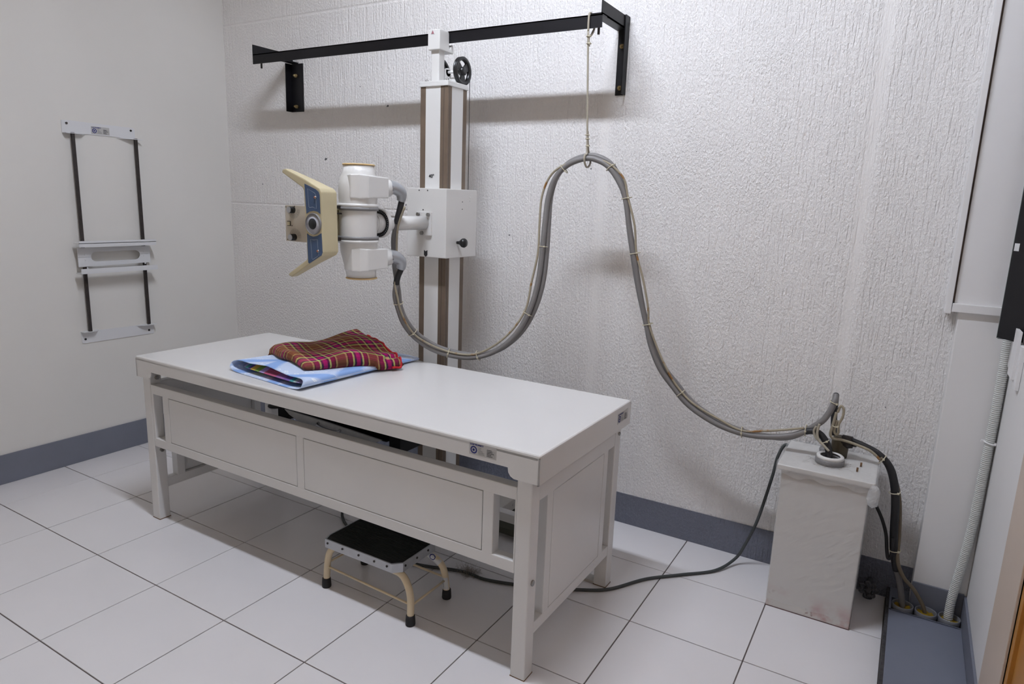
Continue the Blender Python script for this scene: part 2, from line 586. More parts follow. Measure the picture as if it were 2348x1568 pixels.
# ceiling lamp: twin-tube fluorescent fitting that lights the room
LX, LY = 1.74, -0.31
lt = thing('ceiling_light', 'white twin-tube fluorescent fitting on the ceiling', 'lamp', (LX, LY, ZC))
new_obj('housing', B((LX - 0.63, LX + 0.63, LY - 0.10, LY + 0.10, ZC - 0.035, ZC), b=0.004), M_trimw, lt)
for q in ((LX - 0.63, LX + 0.63, LY - 0.106, LY - 0.10, ZC - 0.105, ZC - 0.002), (LX - 0.63, LX + 0.63, LY + 0.10, LY + 0.106, ZC - 0.105, ZC - 0.002),
          (LX - 0.636, LX - 0.63, LY - 0.106, LY + 0.106, ZC - 0.14, ZC - 0.002), (LX + 0.63, LX + 0.636, LY - 0.106, LY + 0.106, ZC - 0.14, ZC - 0.002)):
    new_obj('added_baffle', B(q, b=0.001), M_trimw, lt)  # unseen plates added to the fitting to hold light off the upper walls
M_glow = bpy.data.materials.new('fluorescent_tube')
M_glow.use_nodes = True
_b = M_glow.node_tree.nodes['Principled BSDF']
_b.inputs['Base Color'].default_value = (1, 1, 1, 1)
_b.inputs['Emission Color'].default_value = LAMP_COLOR + (1,)
_b.inputs['Emission Strength'].default_value = LAMP_GLOW
for s in (-1, 1):
    tb = bmesh.new()
    cyl(tb, (LX - 0.59, LY + s * 0.03, ZC - 0.060), (LX + 0.59, LY + s * 0.03, ZC - 0.060), 0.018, n=16)
    new_obj('tube', tb, M_glow, lt)
    for e in (-1, 1):
        new_obj('socket', B((LX + e * 0.605 - 0.015, LX + e * 0.605 + 0.015, LY + s * 0.03 - 0.016, LY + s * 0.03 + 0.016, ZC - 0.075, ZC - 0.035), b=0.003), M_trimw, lt)
# ================================================================== EXAMINATION TABLE
TX0, TX1, TY0, TY1 = 0.27, 2.24, -0.085, 0.605
tb = thing('examination_table', 'long white enamelled x-ray table with panelled sides and square legs', 'table', ((TX0 + TX1) / 2, (TY0 + TY1) / 2, 0), rotz=-0.006)
# top with a rolled edge; skirts deeper at the corners
bm = bmesh.new()
X0, X1, Y0, Y1 = 0.246, 2.268, -0.097, 0.617
box(bm, X0, X1, Y0, Y1, 0.735, ZT, b=0.008, seg=3)
for y in (Y0, Y1 - 0.006):
    poly = [(X0, 0.668), (X0 + 0.085, 0.668), (X0 + 0.098, 0.674), (X0 + 0.106, 0.685), (X0 + 0.108, 0.70),
            (X1 - 0.108, 0.70), (X1 - 0.106, 0.685), (X1 - 0.098, 0.674), (X1 - 0.085, 0.668), (X1, 0.668), (X1, 0.75), (X0, 0.75)]
    prism(bm, poly, y, y + 0.006)
box(bm, X0, X0 + 0.006, Y0, Y1, 0.668, 0.75)
box(bm, X1 - 0.006, X1, Y0, Y1, 0.668, 0.75)
new_obj('tabletop', bm, M_table, tb)
# legs
for ix, x in enumerate((TX0, TX1 - 0.052)):
    for iy, y in enumerate((TY0, TY1 - 0.052)):
        lg = new_obj('leg', B((x, x + 0.052, y, y + 0.052, 0.0, 0.70), b=0.004), M_table, tb)
        new_obj('rusty_foot', B((x - 0.0006, x + 0.0526, y - 0.0006, y + 0.0526, 0.0, 0.0035)), M_rust, lg)
        for (bx, bz) in ((0, 0.335),):
            if iy == 0 and ix == 1:
                q = bmesh.new(); cyl(q, (TX1 - 0.002, -0.06, 0.33), (TX1 + 0.005, -0.06, 0.33), 0.0095, n=6)
                new_obj('bolt', q, M_steel, lg)
                q = bmesh.new(); cyl(q, (TX1 - 0.002, -0.052, 0.652), (TX1 + 0.005, -0.052, 0.652), 0.008, n=6)
                new_obj('bolt', q, M_steel, lg)
            if iy == 1 and ix == 1:
                q = bmesh.new(); cyl(q, (TX1 - 0.002, 0.585, 0.63), (TX1 + 0.005, 0.585, 0.63), 0.007, n=6)
                new_obj('bolt', q, M_steel, lg)
            if iy == 0 and ix == 0:
                for zz in (0.665, 0.33):
                    q = bmesh.new(); cyl(q, (TX0 + 0.05, -0.055, zz), (TX0 + 0.062, -0.055, zz), 0.009, n=6)
                    new_obj('bolt', q, M_steel, lg)
new_obj('foot_plate', B((2.10, 2.19, 0.556, 0.60, 0.0, 0.012), b=0.002), M_tabled, tb)
# front frame: rails, stiles, then the inset panels
def side_frame(name, ax0, ax1, zb0, zb1, zt0, zt1, stiles, y0, y1, along='X'):
    bm = bmesh.new()
    def bx(a0, a1, z0, z1):
        if along == 'X':
            box(bm, a0, a1, y0, y1, z0, z1, b=0.003)
        else:
            box(bm, y0, y1, a0, a1, z0, z1, b=0.003)
    bx(ax0, ax1, zb0, zb1)
    bx(ax0, ax1, zt0, zt1)
    for a0, a1 in stiles:
        bx(a0, a1, zb1 - 0.004, zt0 + 0.004)
    return new_obj(name, bm, M_table, tb)
def side_panel(a0, a1, z0, z1, y0, y1, along='X', out=-1):
    """a flush panel with a hairline gap all round"""
    g = 0.0022
    face, back = (y0, y1)
    if along == 'X':
        p = new_obj('panel', B((a0 + g, a1 - g, face, back, z0 + g, z1 - g), b=0.002), M_table, tb)
        new_obj('gap', B((a0 - 0.002, a1 + 0.002, min(face, back) + 0.006, max(face, back) - 0.006, z0 - 0.002, z1 + 0.002)), M_groove, p)
    else:
        p = new_obj('panel', B((face, back, a0 + g, a1 - g, z0 + g, z1 - g), b=0.002), M_table, tb)
        new_obj('gap', B((min(face, back) + 0.006, max(face, back) - 0.006, a0 - 0.002, a1 + 0.002, z0 - 0.002, z1 + 0.002)), M_groove, p)
FX0, FX1 = TX0 + 0.052, TX1 - 0.052
for y0, y1 in ((TY0 + 0.001, TY0 + 0.041),):
    side_frame('front_frame', FX0, FX1, 0.355, 0.395, 0.597, 0.638, ((FX0, FX0 + 0.014), (0.405, 0.446), (1.235, 1.272), (2.067, 2.106), (FX1 - 0.006, FX1)), y0, y1)
    side_panel(0.446, 1.235, 0.395, 0.597, y0 + 0.0005, y0 + 0.02)
    side_panel(1.272, 2.067, 0.395, 0.597, y0 + 0.0005, y0 + 0.02)
side_frame('back_frame', FX0, FX1, 0.14, 0.18, 0.60, 0.638, (), TY1 - 0.041, TY1 - 0.001)
EY0, EY1 = TY0 + 0.052, TY1 - 0.052
for x0, x1, fx, bx_ in ((TX1 - 0.041, TX1 - 0.001, TX1 - 0.0015, TX1 - 0.02), (TX0 + 0.001, TX0 + 0.041, TX0 + 0.0015, TX0 + 0.02)):
    side_frame('end_frame', EY0, EY1, 0.140, 0.180, 0.590, 0.642, ((0.022, 0.06), (0.458, 0.496)), x0, x1, along='Y')
    side_panel(0.06, 0.458, 0.180, 0.590, min(fx, bx_), max(fx, bx_), along='Y')
property_sticker(tb, lambda a, b_, l: Vector((2.021 + a, Y0 - l, 0.712 + b_)), 0.098, 0.039, Vector((0, -1, 0)))
property_sticker(tb, lambda a, b_, l: Vector((X1 + l, 0.489 + a, 0.697 + b_)), 0.097, 0.039, Vector((1, 0, 0)))

# film cassette carrier hanging under the top (black frame, metal tray, handle)
bk = thing('bucky_tray', 'black film carrier with metal tray hanging under the table top', 'film tray', (1.33, 0.25, 0.60), rotz=-0.006)
bm = B((1.015, 1.645, 0.02, 0.045, 0.655, 0.70), (1.015, 1.075, 0.02, 0.46, 0.60, 0.70), (1.595, 1.645, 0.02, 0.46, 0.585, 0.70), (1.015, 1.645, 0.43, 0.46, 0.60, 0.70), (1.015, 1.645, 0.02, 0.46, 0.690, 0.705), b=0.002)
new_obj('carrier_frame', bm, M_black, bk)
bm = bmesh.new()
poly = [(1.072, 0.648), (1.10, 0.630), (1.15, 0.614), (1.44, 0.602), (1.50, 0.604), (1.545, 0.612), (1.572, 0.626), (1.30, 0.640)]
prism(bm, poly, 0.004, 0.012)
tr = new_obj('tray', bm, mat('worn_tray_metal', S(196, 198, 202), 0.42, metal=0.15, var=0.1, vscale=30), bk)
new_obj('tray_bed', B((1.08, 1.59, 0.012, 0.42, 0.622, 0.627)), M_black, tr)
hp = spline([(1.262, 0.004, 0.630), (1.268, -0.010, 0.625), (1.318, -0.016, 0.620), (1.368, -0.010, 0.619), (1.374, 0.004, 0.624)], 6)
new_obj('handle', sweep(bmesh.new(), hp, 0.006, 10), M_chrome, tr)
bm = bmesh.new()
lathe(bm, [(0.004, 0.0), (0.008, 0.01), (0.011, 0.03), (0.012, 0.05), (0.008, 0.066), (0.002, 0.07)], (1.018, 0.03, 0.640), axis='X', n=14)
for v in bm.verts:
    v.co.x = 1.018 - (v.co.x - 1.018)
    v.co.z -= (1.018 - v.co.x) * 0.12
new_obj('knob', bm, M_plastic, bk)

# ================================================================== STEP STOOL under the table
st = thing('step_stool', 'low step stool with ribbed black top and cream tubular legs under table', 'step stool', (1.545, 0.05, 0))
SX0, SX1, SY0, SY1, SZ = 1.352, 1.706, -0.066, 0.165, 0.205
ch = 0.028
oct_ = [(SX0 + ch * .4, SY0), (SX1 - ch, SY0), (SX1, SY0 + ch), (SX1, SY1 - ch), (SX1 - ch, SY1), (SX0 + ch, SY1), (SX0, SY1 - ch), (SX0, SY0 + ch)]
bm = bmesh.new()
prism(bm, oct_, SZ - 0.012, SZ + 0.008, axis='Z')
pad = new_obj('tread', bm, M_rubber, st)
bm = bmesh.new()
k = 0
yy = SY0 + 0.008
while yy < SY1 - 0.006:
    c0 = ch if (yy < SY0 + ch or yy > SY1 - ch) else 0.004
    box(bm, SX0 + c0, SX1 - c0, yy, yy + 0.0035, SZ + 0.0075, SZ + 0.0095)
    yy += 0.0075
new_obj('tread_ribs', bm, M_rubber, pad)['kind'] = 'stuff'
bm = bmesh.new()
e = 0.005
cx_, cy_ = (SX0 + SX1) / 2, (SY0 + SY1) / 2
n8 = len(oct_)
ob = [(x + (e if x > cx_ else -e), y + (e if y > cy_ else -e)) for x, y in oct_]
for i in range(n8):
    j = (i + 1) % n8
    vs = []
    for (px, py), z in ((ob[i], SZ - 0.024), (ob[j], SZ - 0.024), (ob[j], SZ + 0.010), (ob[i], SZ + 0.010), (oct_[i], SZ - 0.024), (oct_[j], SZ - 0.024), (oct_[j], SZ + 0.010), (oct_[i], SZ + 0.010)):
        vs.append(bm.verts.new((px, py, z)))
    a, b_, c, d_, e_, f_, g_, h_ = vs
    for q in ((a, b_, c, d_), (e_, h_, g_, f_), (d_, c, g_, h_), (a, e_, f_, b_)):
        bm.faces.new(q)
trm = new_obj('edge_trim', bm, M_alu, st)
for x in (SX0 + 0.02, SX0 + 0.095, SX0 + 0.175, SX0 + 0.25, SX1 - 0.045):
    q = bmesh.new(); cyl(q, (x, SY0 - 0.0035, SZ - 0.004), (x, SY0 - 0.0075, SZ - 0.004), 0.0042, n=10)
    new_obj('rivet', q, M_rod, trm)
for y in (SY0 + 0.035, SY0 + 0.10, SY0 + 0.165):
    q = bmesh.new(); cyl(q, (SX1 + 0.0035, y, SZ - 0.004), (SX1 + 0.0075, y, SZ - 0.004), 0.0042, n=10)
    new_obj('rivet', q, M_rod, trm)
FT = [(1.338, -0.048), (1.757, -0.058), (1.765, 0.147), (1.342, 0.160)]
ZL = SZ - 0.036
stickleg = None
for yf, (l, r_) in ((0, (FT[0], FT[1])), (1, (FT[3], FT[2]))):
    yi = l[1] + (0.02 if yf == 0 else -0.02)
    yr = r_[1] + (0.02 if yf == 0 else -0.02)
    pts = [(l[0], l[1], 0.02), (l[0] + 0.002, l[1] + (yi - l[1]) * .3, 0.10), (l[0] + 0.012, (l[1] + yi) / 2, 0.145), (l[0] + 0.036, yi, ZL),
           (l[0] + 0.08, yi, ZL + 0.003), ((l[0] + r_[0]) / 2, (yi + yr) / 2, ZL + 0.003), (r_[0] - 0.11, yr, ZL + 0.003), (r_[0] - 0.055, yr, ZL - 0.004),
           (r_[0] - 0.018, (r_[1] + yr) / 2, 0.135), (r_[0] - 0.004, r_[1] + (yr - r_[1]) * .3, 0.09), (r_[0], r_[1], 0.02)]
    lg = new_obj('leg_hoop', sweep(bmesh.new(), spline(pts, 6), 0.0128, 14), M_stepcream, st)
    if yf == 1:
        stickleg = lg
    for (fx, fy) in (l, r_):
        q = bmesh.new()
        lathe(q, [(0.0165, 0.0), (0.0178, 0.004), (0.0172, 0.02), (0.0158, 0.036), (0.0145, 0.038)], (fx, fy, 0), n=18)
        new_obj('rubber_foot', q, M_rubber, lg)
ZR = 0.085
def rodp(a, b_):
    q = bmesh.new(); cyl(q, a, b_, 0.0042, n=10)
    new_obj('brace_rod', q, M_stepcream, st)
rodp((1.338, -0.045, ZR), (1.757, -0.052, ZR - 0.012))
rodp((1.340, 0.155, ZR), (1.765, 0.143, ZR))
rodp((1.338, -0.045, ZR + 0.012), (1.341, 0.155, ZR + 0.006))
rodp((1.757, -0.05, ZR - 0.014), (1.765, 0.145, ZR - 0.006))
# sticker wrapped round the right rear leg
bm = bmesh.new()
def legface(a, b_, rr=0.0139):
    # a = angle around the leg, b_ = height
    return Vector((1.765 - 0.057 * (b_ - 0.02) + rr * math.sin(a), 0.147 - 0.086 * (b_ - 0.02) - rr * math.cos(a), b_))
rows_ = 8
g = [[bm.verts.new(legface(-1.2 + 2.6 * i / 10, 0.042 + 0.05 * j / rows_)) for i in range(11)] for j in range(rows_ + 1)]
for j in range(rows_):
    for i in range(10):
        bm.faces.new((g[j][i], g[j][i + 1], g[j + 1][i + 1], g[j + 1][i]))
sk = new_obj('property_sticker', bm, M_paperw, stickleg)
bm = text_bm('LCUP PROPERTY', 0.0062, lambda a, b_: legface(-0.25 + b_ / 0.0134, 0.044 + a, 0.0144))
new_obj('sticker_print', bm, M_inkb, sk, recalc=False)

# round seal sticker on the bend of that leg
lp_path = spline([(1.685, 0.127, ZL + 0.001), (1.710, 0.127, ZL - 0.004), (1.747, 0.137, 0.135), (1.761, 0.143, 0.09)], 8)
def bendface(a, b_, rr):
    # a along the bend in metres, b_ = angle round it (0 faces the room and upward)
    k = max(0, min(len(lp_path) - 2, int(a / 0.005) + 4))
    p0, p1 = lp_path[k], lp_path[k + 1]
    d_ = (p1 - p0).normalized()
    u_ = Vector((0, -1, 0)); u_ = (u_ - d_ * u_.dot(d_)).normalized()
    v_ = d_.cross(u_)
    if v_.z < 0: v_ = -v_
    an = 0.55 + b_
    return p0 + d_ * (a - (k - 4) * 0.005) + (u_ * math.cos(an) + v_ * math.sin(an)) * rr
bm = bmesh.new()
g = [[bm.verts.new(bendface(0.002 + 0.05 * j / 10, -1.1 + 2.2 * i / 8, 0.0136)) for i in range(9)] for j in range(11)]
for j in range(10):
    for i in range(8):
        bm.faces.new((g[j][i], g[j][i + 1], g[j + 1][i + 1], g[j + 1][i]))
sk = new_obj('seal_sticker', bm, M_paperw, stickleg, smooth=True)
bm = bmesh.new()
gear_ring(bm, 0.024, 0.0, 0.0105, 0.0075, lambda a, b_: bendface(a, b_ / 0.0136, 0.0143), 12)
new_obj('seal_print', bm, M_inkb, sk, recalc=False)

# ================================================================== TUBE STAND (column, carriage, clamp, pulley)
CX0, CX1, CY0, CY1 = 1.151, 1.301, 0.740, 0.884
sd = thing('tube_stand', 'tall white and brown column stand carrying the x-ray tube', 'column stand', (1.226, 0.81, 0))
CZ0, CZ1 = 0.12, 1.955
bm = bmesh.new()
box(bm, CX0 + 0.004, CX1 - 0.004, CY0 + 0.004, CY1 - 0.004, CZ0, CZ1)
col = new_obj('column', bm, M_brown, sd)
# brown corner rails
sw = 0.030
for (x0, x1) in ((CX0, CX0 + sw), (CX1 - sw - 0.010, CX1)):
    for (y0, y1) in ((CY0, CY0 + sw), (CY1 - sw, CY1)):
        new_obj('corner_rail', B((x0, x1, y0, y1, CZ0, CZ1), b=0.003), M_brown, sd)
new_obj('rail_seam', B((CX1 - 0.022, CX1 - 0.0205, CY0 - 0.0006, CY0 + 0.002, CZ0, CZ1), (CX1 - 0.0006, CX1 + 0.0006, CY0 + 0.012, CY0 + 0.0135, CZ0, CZ1)), M_groove, sd)
# white cover strips between the rails
new_obj('cover_strip', B((CX0 + sw, CX1 - sw - 0.010, CY0 + 0.0005, CY0 + 0.01, CZ0, CZ1)), M_mwhite, sd)
new_obj('cover_strip', B((CX1 - 0.01, CX1 - 0.0005, CY0 + sw, CY1 - sw, CZ0, CZ1)), M_mwhite, sd)
new_obj('cover_strip', B((CX0 + 0.0005, CX0 + 0.01, CY0 + sw, CY1 - sw, CZ0, CZ1)), M_mwhite, sd)
bm = text_bm('40"', 0.021, lambda a, b_: Vector((1.203 + a, CY0 - 0.0008, 1.569 + b_)), bold=0.0006)
new_obj('height_mark', bm, M_ink, col, recalc=False)
# top plate, post, clamp
cp = new_obj('cap_plate', B((CX0 - 0.004, CX1 + 0.004, CY0 - 0.006, CY1 + 0.006, CZ1, CZ1 + 0.012), (CX0 - 0.002, CX1 + 0.002, CY0 - 0.004, CY1 + 0.004, CZ1 + 0.012, CZ1 + 0.022), b=0.002), M_mwhite, sd)
for x, y in ((CX0 + 0.02, CY0 + 0.02), (CX1 - 0.02, CY0 + 0.02), (CX1 - 0.02, CY1 - 0.02)):
    q = bmesh.new(); cyl(q, (x, y, CZ1 + 0.02), (x, y, CZ1 + 0.032), 0.006, n=6)
    new_obj('bolt', q, M_steel, cp)
new_obj('top_post', B((1.172, 1.215, 0.787, 0.829, CZ1 + 0.018, 2.118), b=0.005), M_white, sd)
poly = [(0.774, 2.114), (0.877, 2.112), (0.877, 2.146), (0.866, 2.148), (0.858, 2.138), (0.850, 2.125), (0.8445, 2.132), (0.8435, 2.188), (0.838, 2.197), (0.774, 2.197)]
bm = bmesh.new()
prism(bm, poly, 1.163, 1.227, axis='X', bev=0.003)
cl = new_obj('rail_clamp', bm, M_white, sd)
bm = bmesh.new()
prism(bm, [(1.178, 2.176), (1.201, 2.176), (1.190, 2.197)], 0.7733, 0.774)
ws = new_obj('warning_sticker', bm, M_paperw, cl)
bm = bmesh.new()
prism(bm, [(1.1815, 2.178), (1.1975, 2.178), (1.190, 2.193)], 0.7727, 0.7733)
new_obj('warning_print', bm, M_maroon, ws)
# pulleys on an axle, with bracket and cable
def pulley(x):
    bm = bmesh.new()
    c = (x, 0.862, 2.034)
    R_o, R_i, hub = 0.060, 0.046, 0.018
    lathe(bm, [(R_i, -0.008), (R_o, -0.008), (R_o, -0.004), (R_o - 0.006, 0.0), (R_o, 0.004), (R_o, 0.008), (R_i, 0.008), (R_i, -0.008)], c, axis='X', n=40, cap=False)
    lathe(bm, [(0.004, -0.012), (hub, -0.012), (hub, 0.012), (0.004, 0.012)], c, axis='X', n=20)
    for k in range(3):
        a = 2 * PI * k / 3 + 0.55
        t = bmesh.new()
        aw = 0.40
        pts = [(hub * .9 * math.cos(a - 0.7), hub * .9 * math.sin(a - 0.7)), (R_i * 1.04 * math.cos(a - aw), R_i * 1.04 * math.sin(a - aw)), (R_i * 1.06 * math.cos(a), R_i * 1.06 * math.sin(a)),
               (R_i * 1.04 * math.cos(a + aw), R_i * 1.04 * math.sin(a + aw)), (hub * .9 * math.cos(a + 0.7), hub * .9 * math.sin(a + 0.7))]
        prism(t, [(c[1] + p[0], c[2] + p[1]) for p in pts], x - 0.004, x + 0.004, axis='X')
        merge(bm, t)
    return new_obj('pulley', bm, M_plastic, sd)
pulley(1.288)
pulley(1.170)
bm = bmesh.new(); cyl(bm, (1.16, 0.862, 2.034), (1.285, 0.862, 2.034), 0.006, n=14)
cyl(bm, (1.20, 0.862, 2.034), (1.212, 0.862, 2.034), 0.018, n=16)
new_obj('axle', bm, M_mwhite, sd)
new_obj('pulley_bracket', B((1.20, 1.212, 0.842, 0.884, CZ1 + 0.018, 2.045), (1.212, 1.262, 0.876, 0.884, CZ1 + 0.018, 2.014), b=0.001), M_white, sd)
bm = bmesh.new(); cyl(bm, (1.288, 0.921, 2.034), (1.303, 0.905, 1.52), 0.0016, n=6)
new_obj('counterweight_cable', bm, M_rod, sd)
# carriage box
KX0, KX1, KY0, KY1, KZ0, KZ1 = 1.128, 1.345, 0.680, 0.917, 1.221, 1.522
kb = new_obj('carriage', B((KX0, KX1, KY0, KY1, KZ0, KZ1), b=0.003), M_white, sd)
bm = bmesh.new()
lathe(bm, [(0.006, 0.0), (0.008, 0.014), (0.014, 0.022), (0.020, 0.030), (0.021, 0.040), (0.016, 0.048), (0.003, 0.051)], (KX1, 0.765, 1.289), axis='X', n=22)
new_obj('lock_knob', bm, M_plastic, kb)
bm = bmesh.new()
prism(bm, [(1.226, 1.252), (1.2355, 1.246), (1.245, 1.252), (1.245, 1.230), (1.2355, 1.222), (1.226, 1.230)], KY0 - 0.0008, KY0 + 0.001)
new_obj('height_arrow', bm, M_ink, kb)
for x, z in ((1.196, 1.512), (1.243, 1.512), (1.219, 1.428)):
    q = bmesh.new(); cyl(q, (x, KY0 + 0.002, z), (x, KY0 - 0.0012, z), 0.0028, n=8)
    new_obj('screw', q, M_ink, kb)
for y, z in ((0.862, 1.488), (0.862, 1.474), (0.80, 1.468), (0.80, 1.436)):
    q = bmesh.new(); cyl(q, (KX1 - 0.002, y, z), (KX1 + 0.002, y, z), 0.0038 if y > 0.85 else 0.002, n=8)
    new_obj('screw', q, M_white if y > 0.85 else M_rod, kb)
# arm plate and arm
pt = new_obj('arm_plate', B((1.188, 1.270, KY0 - 0.010, KY0, 1.318, 1.419), b=0.0015), M_white, sd)
for x, z in ((1.201, 1.408), (1.257, 1.408), (1.222, 1.327)):
    q = bmesh.new(); cyl(q, (x, KY0 - 0.009, z), (x, KY0 - 0.019, z), 0.0085, n=6)
    new_obj('bolt', q, M_steel, pt)
bm = bmesh.new(); cyl(bm, (1.229, KY0 - 0.006, 1.371), (1.229, 0.42, 1.371), 0.030, n=32)
new_obj('support_arm', bm, M_white, sd)
# base carriage on its floor rail
new_obj('base_carriage', B((0.78, 1.672, 0.690, 0.935, 0.078, 0.130), b=0.003), M_tabled, sd)
rl = thing('floor_rail', 'low dull green steel floor rail under the column stand', 'rail', (1.2, 0.80, 0))
new_obj('rail_beam', B((0.35, 2.02, 0.672, 0.715, 0.046, 0.076), (0.35, 2.02, 0.70, 0.715, 0.0, 0.05), b=0.001), M_green, rl)
new_obj('rail_beam', B((0.35, 2.02, 0.885, 0.925, 0.046, 0.076), (0.35, 2.02, 0.885, 0.90, 0.0, 0.05), b=0.001), M_green, rl)

# ================================================================== X-RAY TUBE HEAD
TCX, TCY = 1.229, 0.26
hd = thing('x_ray_tube_head', 'white x-ray tube housing with cream control handles and two cable horns', 'x-ray tube', (TCX, TCY, 1.155))
def shf(h):
    if h > 1.46: return (0, 0.006 * (h - 1.46) / 0.14, 0)
    if h < 1.29: return (0, 0.016 * (1.29 - h) / 0.13, 0)
    return (0, 0, 0)
bm = bmesh.new()
lathe(bm, [(0.0, 1.16), (0.058, 1.161), (0.0605, 1.19), (0.066, 1.225), (0.0715, 1.26), (0.072, 1.30), (0.0725, 1.31), (0.0725, 1.432), (0.072, 1.44), (0.0745, 1.47), (0.0755, 1.51), (0.069, 1.545), (0.0615, 1.562), (0.0595, 1.59), (0.0, 1.591)], (TCX, TCY, 0), n=48, shift=shf, cap=False)
new_obj('housing', bm, M_white, hd)
for z0, z1 in ((1.4375, 1.4435), (1.3005, 1.3065)):
    bm = bmesh.new(); lathe(bm, [(0.070, z0 - 0.004), (0.0785, z0 - 0.003), (0.0785, z1 + 0.003), (0.070, z1 + 0.004)], (TCX, TCY, 0), n=48)
    new_obj('flange', bm, M_white, hd)
for z0, z1 in ((1.4215, 1.434), (1.3105, 1.323)):
    bm = bmesh.new(); lathe(bm, [(0.070, z0), (0.0790, z0), (0.0790, z1), (0.070, z1)], (TCX, TCY, 0), n=48)
    new_obj('flange_band', bm, M_band, hd)
for z, s in ((1.5905, 1), (1.1605, -1)):
    dy = shf(z)[1]
    bm = bmesh.new()
    lathe(bm, [(0.050, 0.0), (0.0615, 0.001), (0.0625, 0.003), (0.0605, 0.006), (0.045, 0.007)], (TCX, TCY + dy, 0), n=40)
    for v in bm.verts:
        v.co.z = z + s * v.co.z
    new_obj('end_cap', bm, M_capcream, hd)
# cable horns, pointing back along the arm
for zc in (1.511, 1.234):
    bm = bmesh.new()
    kx = 1.0 if zc > 1.4 else 0.93
    plan = [(0.030 * kx, -0.072 * kx, 0.044), (0.058 * kx, -0.054 * kx, 0.046), (0.081 * kx, -0.028, 0.0425), (0.074 * kx, 0.096, 0.0395), (-0.060, 0.096, 0.0395), (-0.064, 0.02, 0.045), (-0.03, -0.05, 0.045)]
    t_ = bmesh.new()
    lo_ = [t_.verts.new((TCX + a_, TCY + b_, zc - h_)) for a_, b_, h_ in plan]
    hi_ = [t_.verts.new((TCX + a_, TCY + b_, zc + h_)) for a_, b_, h_ in plan]
    t_.faces.new(lo_[::-1]); t_.faces.new(hi_)
    for i in range(len(plan)):
        j = (i + 1) % len(plan)
        t_.faces.new((lo_[i], lo_[j], hi_[j], hi_[i]))
    bmesh.ops.triangulate(t_, faces=[f for f in t_.faces if len(f.verts) > 4])
    bmesh.ops.bevel(t_, geom=[e for e in t_.edges if e.calc_face_angle(0) > 0.25], offset=0.005, segments=3, profile=0.6, affect='EDGES')
    merge(bm, t_)
    hn = new_obj('cable_horn', bm, M_white, hd)
    bm = bmesh.new()
    lathe(bm, [(0.037, 0.0), (0.0365, 0.03), (0.0345, 0.055), (0.031, 0.062), (0.02, 0.064)], (TCX + 0.022, TCY + 0.093, zc), axis='Y', n=32)
    new_obj('horn_ferrule', bm, M_white, hn)
    new_obj('slot_mark', B((TCX + 0.0555, TCX + 0.0585, TCY + 0.138, TCY + 0.144, zc - 0.009, zc + 0.010)), M_band, hn)
    bx0, by0 = TCX + 0.034, TCY + 0.152
    ep = spline([(bx0, by0, zc + 0.004), (bx0 + 0.012, by0 + 0.016, zc + 0.001), (bx0 + 0.022, by0 + 0.036, zc - 0.014), (bx0 + 0.022, by0 + 0.041, zc - 0.034), (bx0 + 0.018, by0 + 0.041, zc - 0.048)], 6)
    new_obj('elbow', sweep(bmesh.new(), ep, lambda i, m: 0.0285 - 0.0115 * i / m, 20), M_cast, hn)
# trunnion with angle scale
bm = bmesh.new()
lathe(bm, [(0.040, 0.066), (0.040, 0.112), (0.0365, 0.119)], (TCX, TCY, 1.371), axis='Y', n=36)
lathe(bm, [(0.043, 0.078), (0.043, 0.088)], (TCX, TCY, 1.371), axis='Y', n=36)
tn = new_obj('trunnion', bm, M_white, hd)
bm = bmesh.new()
lathe(bm, [(0.040, 0.118), (0.058, 0.118), (0.0585, 0.121), (0.0585, 0.134), (0.056, 0.138), (0.045, 0.139), (0.032, 0.152)], (TCX, TCY, 1.371), axis='Y', n=44)
ag = new_obj('angle_ring', bm, M_white, hd)
bm = bmesh.new()
pl = lambda a, b_: Vector((a, TCY + 0.1172, b_))
n_ = 40
for k in range(n_):
    a0, a1 = 2 * PI * k / n_, 2 * PI * (k + 1) / n_
    q = [bm.verts.new(pl(TCX + r_ * math.cos(a), 1.371 + r_ * math.sin(a))) for r_, a in ((0.039, a0), (0.0545, a0), (0.0545, a1), (0.039, a1))]
    bm.faces.new(q)
new_obj('angle_scale', bm, M_ink, ag, recalc=False)
bm = bmesh.new()
pl = lambda a, b_: Vector((a, TCY + 0.1168, b_))
for k in range(36):
    a = 2 * PI * k / 36
    ribbon(bm, [(TCX + 0.046 * math.cos(a), 1.371 + 0.046 * math.sin(a)), (TCX + 0.0505 * math.cos(a), 1.371 + 0.0505 * math.sin(a))], 0.0016, pl)
new_obj('scale_ticks', bm, M_inkw, ag, recalc=False)
